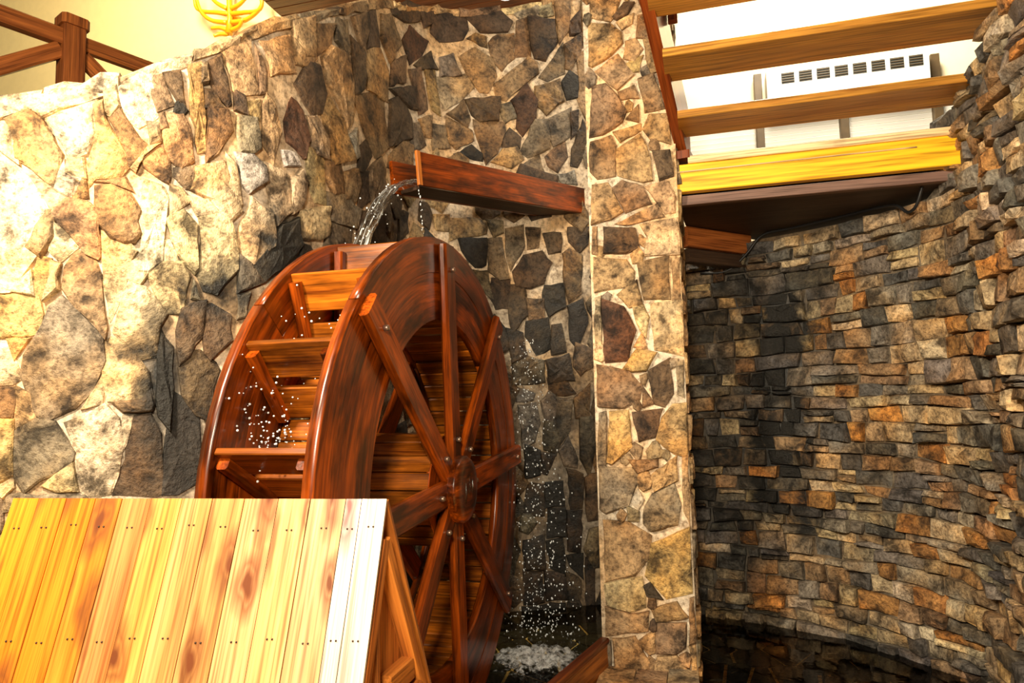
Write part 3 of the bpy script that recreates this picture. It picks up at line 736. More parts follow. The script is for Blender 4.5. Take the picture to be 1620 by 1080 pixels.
# ------------------------------------------------------------------ stone pillar
PS = Surf([(0.47, 3.952), (0.9635, 3.8156)], False)
pil = MB()
p0, p1 = PS.pt(0, 0), PS.pt(PS.L, 0); back = YD*.46
pil.prism([Vector((p.x, p.y, -.4)) for p in (p0, p1, p1+back, p0+back)], ZD, 5.2, along=XD, tint=(.64,.55,.43))
po = tag(pil.build('stone_pillar', MORTAR), 'square pillar of tan fieldstones set in white mortar between wheel and stairs', kind='structure')
for c, q in parse('''
b 51,4049 244,4013 198,3882 166,3844 46,3897
b 34,3867 166,3832 224,3767 233,3703 167,3635 52,3586 29,3602
d 253,3948 305,3938 269,3870 208,3849 186,3872
a 208,3837 302,3875 289,3811 236,3789
b 62,3553 201,3641 289,3499 193,3420 102,3504
g 239,3569 344,3607 319,3514 267,3522
c 317,3460 409,3481 462,3270 350,3263
c 48,3457 131,3457 192,3381 240,3278 216,3227 99,3158 23,3156
c 200,3404 294,3432 313,3353 210,3360
c 239,3236 311,3303 308,3208
b 162,3161 318,3195 317,3153 201,3103
b 335,3158 371,3241 489,3233 482,3056 373,3104
c 22,3113 150,3140 171,3084 165,2905 60,2897 17,2944
b 170,3053 316,3130 353,3061 374,2852 316,2847 176,2903
d 380,3016 480,3015 496,2868 413,2847
c 331,3847 442,3858 454,3697 315,3720
b 355,3694 456,3677 464,3507 391,3495 366,3591
b 21,2859 122,2860 197,2682 134,2646 18,2627
c 140,2828 204,2870 322,2816 358,2719 219,2680
b 333,2815 452,2836 498,2745 494,2654 438,2652
b 155,2614 390,2708 426,2630 297,2609 217,2601
a 296,2594 507,2619 509,2411 318,2414 333,2528
d 88,2598 263,2582 284,2458 211,2434 83,2444
b 17,2604 47,2601 42,2447 16,2460
b 23,2426 209,2401 254,2327 244,2247 20,2224
c 267,2378 445,2401 446,2161 298,2163
b 468,2363 508,2389 502,2158 460,2160
b 152,2201 263,2275 290,2141 218,2120
r 63,2177 189,2125 249,1990 196,1822 66,1809
a 22,2179 56,2185 51,1908 14,1921
a 239,2122 297,2130 326,2059 301,1948 254,2030
a 336,2138 512,2150 509,1832 348,1878
b 238,1900 284,1971 309,1879
g 166,1772 248,1882 354,1856 297,1761 226,1752
c 21,1799 201,1757 269,1672 256,1594 165,1549 21,1562
d 308,1753 433,1821 442,1625 394,1556 336,1574
e 466,1791 504,1800 500,1606 466,1625
c 273,1672 332,1575 272,1558
g 85,1525 193,1531 204,1335 94,1239 65,1246
e 20,1515 67,1526 57,1228 10,1228
d 211,1523 376,1538 336,1387 247,1363
b 375,1492 440,1562 508,1571 510,1275 429,1292 338,1370
c 183,1257 341,1264 340,1223 234,1187
b 303,1170 445,1275 446,1144 324,1090
e 17,1210 199,1211 240,1152 175,1011 49,963 14,990
e 262,1002 306,1073 429,1126 458,1006 437,910 292,872 252,912
b 475,1265 508,1265 507,898 471,989
h 182,1029 230,1089 263,1037 226,984
e 164,1000 233,967 224,925 172,924
b 29,920 171,913 291,840 269,720 196,631 36,589
g 296,796 497,891 499,541 363,503 248,623
a 25,571 230,615 248,453 161,424 32,457
b 28,443 160,410 258,433 254,335 26,285
f 246,565 281,583 336,502 261,514
c 282,448 413,489 467,415 307,382
c 307,372 459,381 454,258 402,221 301,220
b 197,263 295,337 291,220 256,210
b 61,271 184,289 254,160 227,64 72,78
b 300,197 402,211 465,134 469,3 258,-16
e 21,244 50,246 44,76 20,81
c 484,503 507,511 511,286 474,276
b 477,260 507,269 508,72 482,70
b 397,4417 392,4564 289,4582 210,4384 318,4319
e 239,4306 149,4453 82,4414 83,4240 227,4205
e 407,4087 437,4233 341,4297 208,4209 259,4055
b 42,57 32,-59 108,-196 227,-92 185,75
d 397,4066 326,3990 363,3875 405,3843 487,3894 511,4003
d 202,4672 113,4691 67,4657 97,4509 174,4470 224,4553
d 258,-54 238,-162 300,-229 377,-151 389,-57 344,-10 291,-2
c 355,-191 375,-236 463,-273 493,-232 498,-139 462,-70 394,-85
b 312,3719 254,3716 238,3611 300,3580 347,3650
d 498,4428 470,4491 418,4475 395,4440 413,4376 453,4339 491,4401
b 170,-168 183,-268 229,-274 257,-190 210,-116
a 103,4064 187,4022 221,4092 217,4158 122,4141
c 45,4119 109,4152 105,4225 44,4277 11,4207
a 10,1835 51,1815 68,1831 73,1874 59,1910 28,1908 10,1877
d 432,4645 401,4612 414,4551 442,4534 466,4565 469,4621
e 345,1360 316,1357 282,1304 295,1263 364,1272 372,1293
a 444,3458 433,3391 466,3365 500,3407 486,3464
c 482,4052 500,4095 491,4132 459,4141 430,4094 437,4062
a 24,4303 63,4284 83,4345 60,4378 12,4361
a 24,4514 23,4475 78,4446 99,4483 98,4524 43,4541
b 421,4312 426,4262 473,4263 484,4308 444,4348
e 251,1280 258,1327 219,1354 197,1315 197,1294 233,1251
b 280,2461 240,2428 249,2382 298,2376 305,2425
b 43,-206 23,-249 29,-285 53,-299 79,-291 98,-263 84,-208
b 289,1186 259,1193 228,1160 232,1109 258,1086 294,1104 304,1136
e 68,3522 38,3566 0,3530 5,3479 25,3456 62,3477
c 115,4169 144,4156 160,4193 148,4218 120,4206
d 477,4205 455,4189 449,4171 466,4145 492,4134 510,4158 503,4196
e 107,2169 113,2200 93,2222 63,2199 74,2165
e 392,1258 409,1283 403,1312 370,1308 365,1285
b 146,976 127,979 109,949 115,931 133,913 147,918 158,952
a 202,4489 211,4460 229,4454 244,4486 240,4503 214,4514
c 267,1723 267,1688 287,1672 309,1718 302,1738
e 473,1785 472,1819 432,1824 427,1806 440,1763
c 296,169 260,197 248,175 258,131 292,144
e 498,3690 478,3692 458,3677 460,3641 470,3629 493,3630 509,3656
b 281,3323 259,3347 241,3339 234,3308 239,3284 275,3289
d 509,3804 501,3824 481,3846 463,3836 453,3805 468,3776 496,3783
d 475,3319 456,3297 458,3275 484,3256 503,3271 499,3314
d 454,3576 466,3564 487,3554 501,3586 486,3620 473,3618
e 332,3513 340,3491 361,3480 386,3487 381,3528 367,3539 338,3529
b 27,3984 49,3990 52,4046 15,4051 2,4013
c 45,4079 82,4064 106,4099 89,4131 56,4115
a 261,3960 275,3956 293,3992 283,4011 260,4016 248,3986
b 36,2475 35,2456 49,2425 71,2429 85,2451 78,2481 54,2495
b 175,-252 167,-228 150,-216 128,-248 126,-273 137,-287 167,-275
c 502,4377 469,4376 460,4335 474,4314 508,4340
c 198,33 214,-4 231,-2 244,10 247,44 229,67 213,54
b 32,-164 43,-157 50,-135 37,-105 22,-99 12,-119 9,-144
c 450,-57 483,-56 493,-38 484,-5 451,-2 437,-29
d 288,448 305,461 302,506 270,506 264,467
b 77,4575 52,4610 24,4602 21,4561 52,4543
c 200,4470 182,4468 177,4424 192,4404 210,4409 215,4445
b 424,174 466,162 476,210 455,228 423,210
e 142,1288 143,1240 158,1226 199,1257 186,1287
d 268,376 264,346 285,324 299,338 304,356 298,388 281,391
c 251,1526 266,1554 248,1591 220,1576 218,1545
b 315,-296 343,-298 352,-281 345,-241 336,-235 305,-256 304,-273
b 353,4343 353,4298 397,4294 399,4339 368,4357
c 54,4444 34,4418 48,4384 73,4386 77,4438
c 396,3023 418,3040 411,3078 402,3090 375,3094 362,3066 367,3037
b 291,2539 280,2510 284,2488 309,2470 317,2477 323,2509 305,2534
d 447,4218 452,4203 473,4193 484,4221 488,4248 463,4259 445,4253
e 30,3848 42,3860 53,3904 42,3911 16,3910 6,3881
'''):
    b = MB(); stone_geo(b, PS, q, rnd(.014, .034), vary(TINT[c], .08), [], seg=.05, jit=.004, shrink=-.0055); b.build('stone', STONE, po)
SIDE = Surf([(p1.x, p1.y), ((p1+back).x, (p1+back).y)], False)
z = -.3
while z < 4.7:                                             # stones of the pillar's right-hand side
    h = rnd(.12, .24); u = 0.01
    while u < .44:
        l = min(rnd(.12, .24), .45-u)
        if l > .05:
            b = MB(); q = [(u+.006, z+rnd(.004,.02)), (u+l-.006, z+rnd(.004,.02)), (u+l-.006, z+h-rnd(.004,.02)), (u+.006, z+h-rnd(.004,.02))]
            stone_geo(b, SIDE, q, rnd(.01, .02), vary(TINT[random.choice('bcbea')]), [], seg=.08); b.build('stone', STONE, po)
        u += l
    z += h
# ------------------------------------------------------------------ right ledgestone wall
RS = Surf([(0.85, 5.02), (1.355, 4.86), (1.75, 4.62), (2.08, 4.28), (2.27, 3.95), (2.37, 3.6), (2.3, 3.25), (2.16, 2.9), (2.04, 2.5), (1.98, 2.0), (2.0, 1.5)]); RTOP = [(0,2.6),(.8,2.62),(.9,2.68),(2.12,2.68),(2.16,3.04),(2.45,3.1),(3.0,3.16),(3.4,3.3),(4.6,3.6)]
rtop = lambda u: interp(u, RTOP)
RBL = [(1.1,1.95,.2,.5,1.25),(1.0,1.35,.27,.62,1.35),(1.16,1.0,.15,.42,1.1),(.9,2.1,.2,.3,.9),(.75,2.25,.5,.45,.7),(.55,1.2,.5,1.2,.72),(1.25,2.2,.3,.4,.55),(1.7,.05,2.2,.22,.5)]  # black wet stain, with part of the pillar's shadow painted in
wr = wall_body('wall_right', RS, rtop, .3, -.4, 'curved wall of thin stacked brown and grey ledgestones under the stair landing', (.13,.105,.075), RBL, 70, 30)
RP = [((.10,.095,.088),20),((.19,.165,.135),20),((.27,.175,.095),18),((.38,.19,.06),9),((.42,.32,.19),18),((.5,.41,.28),8),((.13,.12,.11),10),((.3,.25,.18),12)]
def pick():
    k = rnd(0, sum(w_ for _, w_ in RP))
    for c, w_ in RP:
        k -= w_
        if k <= 0: return c
    return RP[0][0]
cand = []; z = -.32; kc = 0; ph = [(rnd(0,6), rnd(0,6)) for _ in range(80)]
def bl(k, zz, u): return zz+.012*math.sin(u*2.3+ph[k][0])+.009*math.sin(u*6.1+ph[k][1])
while z < 4.0:
    h = rnd(.065, .118); u = rnd(0, .1)
    while u < RS.L-.05:
        l = rnd(.09, .23) if rnd(0,1) < .85 else rnd(.2, .32); e = min(u+l, RS.L-.01)
        zt = rtop((u+e)/2); g = .004
        parts = [(0, 1)] if rnd(0,1) > .16 or l < .12 else [(0, rnd(.4,.6))]*1
        if len(parts) == 1 and parts[0][1] < 1: parts.append((parts[0][1], 1))
        for (f0, f1) in parts:
            zs = [bl(kc, z, u)*(1-f0)+bl(kc+1, z+h, u)*f0, bl(kc, z, e)*(1-f0)+bl(kc+1, z+h, e)*f0, bl(kc, z, e)*(1-f1)+bl(kc+1, z+h, e)*f1, bl(kc, z, u)*(1-f1)+bl(kc+1, z+h, u)*f1]
            s1, s2 = rnd(-.012,.012), rnd(-.012,.012)
            q = [(u+g+s1, zs[0]+g), (e-g+s2, zs[1]+g), (e-g-s2*.5, zs[2]-g*.4), (u+g-s1*.5, zs[3]-g*.4)]
            if max(zs) < zt+.06 and q[0][0] > 0: cand.append((q, pick()))
        u = e
    z += h; kc += 1
def weight(it):
    q = it[0]; cu = sum(a for a, _ in q)/4; cz = sum(c for _, c in q)/4; P_ = RS.pt(cu, cz); v = P_-CAM; d = v.dot(FW)
    x, y = 810+FPX*v.dot(RT)/d, 540-FPX*v.dot(UP)/d
    a = abs(sum(q[i][0]*q[(i+1) % 4][1]-q[(i+1) % 4][0]*q[i][1] for i in range(4)))
    return a/d**2*(1 if 1085 < x < 1640 and 0 < y < 1090 and cz > .08 else 1e-4)
cand.sort(key=weight, reverse=True)
rest = MB()
for i, (q, c) in enumerate(cand):
    b = MB() if i < 300 else rest
    wet = random.choice((.25, .6, .9, 1.1, 1.3))  # uneven strength of stain and painted pillar shade per stone
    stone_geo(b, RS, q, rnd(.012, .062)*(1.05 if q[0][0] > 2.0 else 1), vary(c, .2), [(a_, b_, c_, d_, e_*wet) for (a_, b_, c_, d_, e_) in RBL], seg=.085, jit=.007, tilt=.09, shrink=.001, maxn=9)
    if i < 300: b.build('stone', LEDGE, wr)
tag(rest.build('outlying_stones', LEDGE, wr), kind='stuff')
pb = MB(); stone_geo(pb, RS, [(.19+a, 2.33+c) for a, c in ((0,0),(.06,-.03),(.09,.06),(.07,.12),(.1,.22),(.03,.25),(.0,.2),(.02,.1))], .03, (.55,.5,.42), [], seg=.05)
tag(pb.build('plaster_patch', MORTAR, wr), 'pale plaster patch')
ku = 0.0
for l in (.19, .17, .16):                                   # low kerb stones in the water in front of the pillar
    b = MB(); a0_ = PS.pt(ku+.004, 0, .012); a1_ = PS.pt(ku+l-.006, 0, .012); f_ = -YD*rnd(.36, .42); m_ = (a0_+a1_)/2
    b.prism([Vector((p.x, p.y, -.1)) for p in (a0_+f_*rnd(.95,1.03), m_+f_*1.05, a1_+f_*rnd(.95,1.03), a1_+f_*.5+XD*rnd(0,.008), a1_, a0_, a0_+f_*.5-XD*rnd(0,.008))], ZD, .24+rnd(-.012,.012), along=XD, tint=vary(TINT[random.choice('bce')])); b.build('kerb_stone', STONE, po); ku += l
# ------------------------------------------------------------------ pool floor and water
fl = MB(); fl.prism([(-3.4,-1.5,-.03),(3.2,-1.5,-.03),(3.2,5.6,-.03),(-3.4,5.6,-.03)], ZD, -.4, tint=(1,.85,.5))
floor = tag(fl.build('floor', MORTAR), 'pool bottom of dark crazy paving with pale joints', kind='structure')
seeds = [(rnd(-.4, 2.5), rnd(2.2, 5.1)) for _ in range(150)]
for _ in range(6):                                           # even the spacing out
    for i, (a, c) in enumerate(seeds):
        dx = dy = 0
        for j, (d, e) in enumerate(seeds):
            if i != j:
                r2 = (a-d)**2+(c-e)**2
                if r2 < .07: k = (.07-r2)*1.2; dx += (a-d)*k; dy += (c-e)*k
        seeds[i] = (min(2.55, max(-.45, a+dx)), min(5.2, max(2.1, c+dy)))
def clip(poly, px, py, nx, ny):
    out = []
    for i in range(len(poly)):
        a, b_ = poly[i], poly[(i+1) % len(poly)]
        da = (a[0]-px)*nx+(a[1]-py)*ny; db = (b_[0]-px)*nx+(b_[1]-py)*ny
        if da <= 0: out.append(a)
        if da*db < 0: t = da/(da-db); out.append((a[0]+(b_[0]-a[0])*t, a[1]+(b_[1]-a[1])*t))
    return out
for i, (a, c) in enumerate(seeds):
    poly = [(-.5,2.0),(2.6,2.0),(2.6,5.3),(-.5,5.3)]
    for j, (d, e) in enumerate(seeds):
        if i != j and math.hypot(a-d, c-e) < 1.3:
            l = math.hypot(d-a, e-c)+1e-9; nx, ny = (d-a)/l, (e-c)/l; poly = clip(poly, (a+d)/2-nx*.011, (c+e)/2-ny*.011, nx, ny)
            if len(poly) < 3: break
    if len(poly) < 3: continue
    b = MB(); b.prism([(p[0], p[1], -.03) for p in poly], ZD, rnd(.008,.016), tint=vary((.03,.027,.018), .3)); b.build('paving_stone', STONE, floor)
wm = MB(); pts = [(-1.9,1.2)]+[(LS.pt(u_, 0, -.05).x, LS.pt(u_, 0, -.05).y) for u_ in (1.2,1.8,2.4,3.0,3.6,4.2,4.6,5.0,5.5)]+[(RS.pt(u_, 0, -.05).x, RS.pt(u_, 0, -.05).y) for u_ in (.2,.6,1.0,1.4,1.8,2.2,2.8,3.2,3.6,3.9)]+[(1.9,1.2)]
wm.add([(x, y, .1) for x, y in pts], [tuple(range(len(pts)-1, -1, -1))])
tag(wm.build('pool_water', POOL), 'dark still pool water at the foot of the stone walls', 'water')
# ------------------------------------------------------------------ upper storey: far wall, ceiling boards, window, air conditioner
Q0 = at(1334, 150, 6.2)
def onwall(x, y, off=0.0):
    v = ray(x, y); n = YD; t = ((Q0-YD*off)-CAM).dot(n)/v.dot(n); return CAM+v*t
W0 = onwall(1334, 150)
def wt(t, z, off=0.0):
    p = Q0+XD*t-YD*off; return Vector((p.x, p.y, z))
def tz(x, y, off=0.0):
    p = onwall(x, y, off); return (p-Q0).dot(XD), p.z
b = MB(); b.prism([wt(-11.5,2.4), wt(2.6,2.4), wt(2.6,9.0), wt(-11.5,9.0)], YD, .15)
tag(b.build('wall_back', PLASTER), 'cream plastered wall of the upper storey', kind='structure')
tl, zc = tz(500, 76); trt, _ = tz(1012, 8)
ce = bpy.data.objects.new('ceiling', None); COL.objects.link(ce); tag(ce, 'timber boarded ceiling above the stone wall', kind='structure')
for k in range(18):
    b = MB(); b.bar(wt(tl, zc+.012, .07+k*.14), wt(trt+.6, zc+.012, .07+k*.14), .135, .024, ch=.005); b.build('ceiling_board', CEILW, ce)
b = MB(); b.prism([wt(-11.5,9.0), wt(2.6,9.0), wt(2.6,9.0,7), wt(-11.5,9.0,7)], ZD, .1); tag(b.build('ceiling_1', PLASTER), 'plain upper ceiling', kind='structure')
b = MB(); b.prism([(-4.6,2.9,2.62),(-2.6,2.95,2.62),(-1.45,3.7,2.62),(-.95,5.0,2.62),(1.2,5.6,2.62),(3.5,5.4,2.62),(3.5,6.0,2.62),(-6.8,8.4,2.62)], ZD, .12)
tag(b.build('floor_1', DARKW), 'upper storey floor behind the stone wall', kind='structure')
# window with blinds
win = bpy.data.objects.new('window_1', None); COL.objects.link(win); tag(win, 'wide window with white slatted blinds and brown posts behind the stairs', kind='structure')
posts = []
for x, yt in ((1198,118),(1334,160),(1478,86)):
    t, zt_ = tz(x, yt, .08); posts.append((t, zt_)); b = MB(); b.bar(wt(t, 3.4, .06), wt(t, zt_, .06), .072, .07, up=YD, ch=.004); b.build('post', MULL, win)
t_l, _ = tz(1085, 240, .03); ts = [t_l]+[p[0] for p in posts]+[posts[2][0]+.85]
_, zbt = tz(1334, 165, .02)
for i in range(4):
    zz = 3.5
    while zz < zbt-.04:
        b = MB(); b.bar(wt(ts[i]+.04, zz, .025), wt(ts[i+1]-.04, zz, .025), .012, .046, up=(ZD*.96-YD*.28), ch=.003); b.build('blind_slat', BLIND, win); zz += .05
# air conditioner
ta, za_ = tz(1213, 128, .2); tb_, zb2 = tz(1470, 92, .2); zg = (za_+zb2)/2
ac = thing('air_conditioner', 'white wall air conditioner with a row of eight dark vents behind the treads', 'air conditioner', wt((ta+tb_)/2, zg, 0), -YAW)
hw = (tb_-ta)/2
b = MB(); b.prism([(-hw,0,-.22),(hw,0,-.22),(hw,0,.1),(-hw,0,.1)], (0,-1,0), .2, tint=(1,1,1)); b.build('housing', WHITE, ac)
vw = hw*2/8.9
for k in range(8):
    x = -hw+vw*(.45+k)+.06; b = MB()
    b.prism([(x,-.196,-.05),(x+vw*.74,-.196,-.05),(x+vw*.74,-.196,.05),(x,-.196,.05)], (0,-1,0), .008); v_ = b.build('vent', SLOT, ac)
    for j in range(4):
        b = MB(); zz = -.036+j*.024; b.bar((x+.005,-.207,zz), (x+vw*.74-.005,-.207,zz), .006, .007, ch=.001); b.build('fin', MULL, v_)
# amber branching fixture
pf = onwall(362, 20, .16); fx = thing('branch_fixture', 'amber yellow branching fixture with curved arms on the cream wall', 'wall lamp', (pf.x, pf.y, pf.z), -YAW)
def fpt(x, y, o=0.0): 
    t, zz = tz(x, y, .16+o); t0, z0 = tz(362, 20, .16); return (t-t0, -o, zz-z0)
b = MB(); b.tube([fpt(363,-70), fpt(363,0), fpt(364,30), fpt(362,54)], [.035,.035,.03,.045], 10); b.build('stem', GOLD, fx)
for (pl) in ([(365,22),(385,20),(412,14),(416,-20)],[(362,22),(345,20),(312,14),(308,-20)],[(366,36),(392,30),(414,8),(404,-18)],[(360,36),(334,32),(318,18),(309,-8)],[(365,14),(380,6),(398,-14)],[(360,14),(342,4),(326,-14)],[(361,48),(348,44),(334,45)],[(361,54),(348,54),(338,57)],[(366,48),(378,42),(384,30)]):
    m_ = catmull([Vector(fpt(x, y, .03*i)) for i, (x, y) in enumerate(pl)], 5); b = MB(); b.tube(m_, [.03-.012*i/len(m_) for i in range(len(m_))], 8); b.build('arm', GOLD, fx)
b = MB(); b.ball((0,.12,-.05), .09); b.build('wall_plate', GOLD, fx)
# ceiling lamp
pl_ = onwall(800, 14, .5); cl = MB(); cl.tube([(0,0,.02),(0,0,-.02),(0,0,-.1)], [.05,.06,.075], 14)
lo = tag(cl.build('ceiling_lamp', LAMPG), 'small white lamp under the timber ceiling', 'lamp'); lo.location = (pl_.x, pl_.y, zc-.02)
# railing
rl = thing('railing', 'brown timber railing with capped post and diagonal braces above the stone wall', 'railing')
RA, RB = at(0, 15, 3.62), at(215, 95, 4.2); rd = (RB-RA); rd.z = 0; rd.normalize()
RA.z = RB.z = 3.8
pp = at(119, 40, 3.88); pp = RA+rd*((pp-RA).dot(rd)); base = 2.74
b = MB(); b.bar(RA-rd*.9, pp, .075, .10, ch=.01); b.build('handrail', RAILW, rl)
b = MB(); b.bar(pp, RB+rd*.9, .06, .09, ch=.01); b.build('handrail', RAILW, rl)
for p_, c_ in ((pp, 1), (pp-rd*1.3, 1), (pp+rd*1.3, 1)):
    q = Vector((p_.x, p_.y, base)); b = MB(); b.bar(q, q+ZD*(3.88-base), .12, .12, up=rd, ch=.008); po_ = b.build('post', RAILW, rl)
    b = MB(); b.bar(q+ZD*(3.87-base), q+ZD*(3.93-base), .15, .15, up=rd, ch=.02); b.build('post_cap', RAILW, po_)
def zat(p, z_): return Vector((p.x, p.y, z_))
for s0, z0_, s1, z1_ in ((-.06,3.72,-1.2,2.86),(-1.2,3.72,-.06,2.86),(.06,3.72,1.2,2.86),(1.2,3.72,.06,2.86)):
    b = MB(); b.bar(zat(pp+rd*s0, z0_), zat(pp+rd*s1, z1_), .055, .09, ch=.008); b.build('brace', RAILW, rl)
b = MB(); b.bar(zat(pp-rd*1.3, 2.88), zat(pp+rd*1.3, 2.88), .06, .09, ch=.008); b.build('bottom_rail', RAILW, rl)
# ------------------------------------------------------------------ landing and stairs
FL = at(1062, 305, 3.85); zf = FL.z; FL = zat(FL, 0)
def lp(t, d, z_): q = FL+XD*t+YD*d; return Vector((q.x, q.y, z_))
LEN = 1.52
ld = thing('landing', 'timber stair landing with a bright yellow front beam between pillar and ledgestone wall', 'landing', (0,0,0))
b = MB(); b.bar(lp(0,.03,zf+.08), lp(LEN,.03,zf+.08), .06, .16, ch=.004); b.build('front_beam', FASCIAW, ld)
b = MB(); b.bar(lp(.1,.02,zf+.1815), lp(LEN,.02,zf+.1815), .075, .043, ch=.006); b.build('edge_board', PALEW, ld)
b = MB(); b.bar(lp(.02,-.004,zf+.115), lp(LEN-.25,-.004,zf+.115), .01, .007, ch=.002); b.build('beading', PALEW, ld)
b = MB(); b.bar(lp(.03,.085,zf-.035), lp(LEN,.085,zf-.035), .05, .055, ch=.003); b.build('lower_trim', TRIMW, ld)
bk = [RS.pt(u_, 0, -.2) for u_ in (2.1,1.8,1.6,1.4,1.2,1.0,.88)]
poly = [lp(.03,.11,0), lp(LEN-.06,.11,0)]+bk+[at(1085,345,4.42)]
b = MB(); b.prism([zat(p, zf-.055) for p in poly], ZD, .05, along=XD); b.build('soffit', DARKW, ld)
b = MB(); b.prism([zat(p, zf+.02) for p in poly], ZD, .17, along=XD); b.build('deck', DARKW, ld)
j0, j1 = at(1082,362,4.42), at(1182,378,4.72); b = MB(); b.bar(zat(j0, zf-.125), zat(j1, zf-.125), .07, .135, ch=.006); b.build('joist', RAILW, ld)
b = MB(); b.bar(zat(j0, zf-.24)+YD*.05, zat(j1, zf-.24)+YD*.05, .08, .09, ch=.006); b.build('joist', DARKW, ld)
st = thing('staircase', 'open timber stairs climbing from the landing with golden treads and a red brown stringer', 'staircase')
S0, S1 = at(1088, 245, 3.86), at(1032, 0, 3.17); sd = S1-S0; S2 = S0+sd*1.9; hz = Vector((sd.x, sd.y, 0)).normalized(); left = Vector((hz.y, -hz.x, 0))
if left.x > 0: left = -left
b = MB(); b.prism([S0, S2, S2+ZD*.3, S0+ZD*.3-hz*.1, S0-hz*.1+ZD*.02], left, .062, along=sd); b.build('stringer', REDW, st)
S0b = S0-sd.normalized()*.0; b = MB(); b.bar(S0b+left*.03-ZD*.035, S0b+left*.03+ZD*.012, .1, .12, up=hz, ch=.006); b.build('stringer_foot', REDW, st)
for k in range(5):
    d = 3.57-.287*k+(0.0 if k else 0); zb_ = 1.6+.4213*3.57+.2*k
    f = (S0.y-d)/(S0.y-S1.y); e = S0+sd*f; A = Vector((e.x+.012, d, zb_+.022))
    n_ = (2.38-.10*k-A.x)/XD.x
    b = MB(); b.bar(A+YD*.15, A+YD*.15+XD*n_, .3, .044, ch=.004)
    tr = b.build('tread', STAIRW, st)
b = MB(); q = S0+sd*.72+left*-.05+ZD*.2; b.bar(q+YD*.12, q+YD*.12+ZD*1.1, .05, .05, up=YD, ch=.006); b.build('baluster', REDW, st)
# black cable under the landing
cp = [RS.pt(u_, z_, .05) for u_, z_ in ((.55,zf-.30),(.74,zf-.3),(.88,zf-.2),(1.0,zf-.085),(1.2,zf-.075),(1.5,zf-.07),(1.78,zf-.075))]
cp += [RS.pt(1.92,zf-.1,.07), RS.pt(2.0,zf-.16,.08), RS.pt(2.08,zf-.15,.1), RS.pt(2.14,zf-.06,.1), RS.pt(2.17,zf+.05,.09)]
b = MB(); b.tube(catmull(cp, 5), .009, 7); cb = b.build('cable', CABLE); tag(cb, 'thin black cable sagging under the landing along the ledgestone wall', 'cable')
b = MB(); b.bar(RS.pt(2.16,zf+.03,.05), RS.pt(2.19,zf+.06,.12), .03, .025, ch=.004); tag(b.build('clip', CABLE, cb), 'black clip')
# ------------------------------------------------------------------ flume
T0 = at(666, 293, 3.86); T1 = at(930, 338.5, 5.2); td = (T1-T0); T1 = T0+td*1.02; td.normalize()
tn = Vector((-td.y, td.x, 0)).normalized(); tu = td.cross(tn).normalized()
if tu.z < 0: tu = -tu
fm = thing('flume', 'red brown wooden water flume jutting from the wall beside the pillar above the wheel', 'flume', T0)
def tp(s, a, h): return td*s+tn*a+tu*h
Lf = (T1-T0).length
b = MB(); b.bar(tp(0,.015,.1), tp(Lf,.015,.1), .03, .2, up=tu, ch=.004); b.build('side_board', WHEELW, fm)
b = MB(); b.bar(tp(0.0,.245,.1), tp(Lf-.25,.245,.1), .03, .2, up=tu, ch=.004); b.build('side_board', WHEELW, fm)
b = MB(); b.bar(tp(.05,.13,.012), tp(Lf-.1,.13,.012), .2, .024, up=tu, ch=.003); b.build('bottom_board', DARKW, fm)  # dark wood puts the shade under the flume into the colour
b = MB(); b.bar(tp(-.006,.0,.0), tp(-.006,.0,.2), .02, .03, up=td, ch=.003); b.build('end_strip', GABLEW, fm)
b = MB(); b.prism([tp(.03,.032,.055), tp(Lf-.3,.032,.055), tp(Lf-.3,.228,.055), tp(.03,.228,.055)], tu, .004, along=td); b.build('flume_water', JET, fm)
# ------------------------------------------------------------------ water wheel
WC = Vector((-.28381553, 3.31308389, 1.18834459))
wh = thing('water_wheel', 'large varnished red brown wooden water wheel with eight spokes turning in the pool', 'water wheel', WC, -YAW)
WW = .475
def sector(b, r0, r1, a0, a1, x0, x1, n=10, tint=(1,1,1)):
    vs, gs = [], []; o = rnd(0, 50)
    for i in range(n+1):
        a = a0+(a1-a0)*i/n
        for (r, x) in ((r0,x0),(r1,x0),(r1,x1),(r0,x1)):
            vs.append((x, -r*math.cos(a), r*math.sin(a))); gs.append((a*(r0+r1)/2+o, r+o, x+o))
    fs = [(i*4+k, i*4+(k+1) % 4, (i+1)*4+(k+1) % 4, (i+1)*4+k) for i in range(n) for k in range(4)]+[(3,2,1,0), tuple(n*4+k for k in range(4))]
    b.add(vs, fs, gs, tint, smooth=[k in (1, 3) for i in range(n) for k in range(4)]+[False, False])
def pol(r, deg, x=0.0): a = math.radians(deg); return Vector((x, -r*math.cos(a), r*math.sin(a)))   # 0 deg: towards the viewer
SP0 = -3.5
for side, (xa, xb) in enumerate(((-.075,-.03),(-WW,-WW+.045))):
    for k in range(8):
        a0, a1 = math.radians(SP0+45*k+.12), math.radians(SP0+45*(k+1)-.12)
        b = MB(); sector(b, 1.035, 1.2, a0, a1, xa, xb); b.build('rim_board', WHEELW, wh)
        b = MB(); sector(b, .815, 1.033, a0, a1, xa+.002, xb-.003*(1 if side == 0 else 0)); b.build('inner_rim_board', WHEELW, wh)
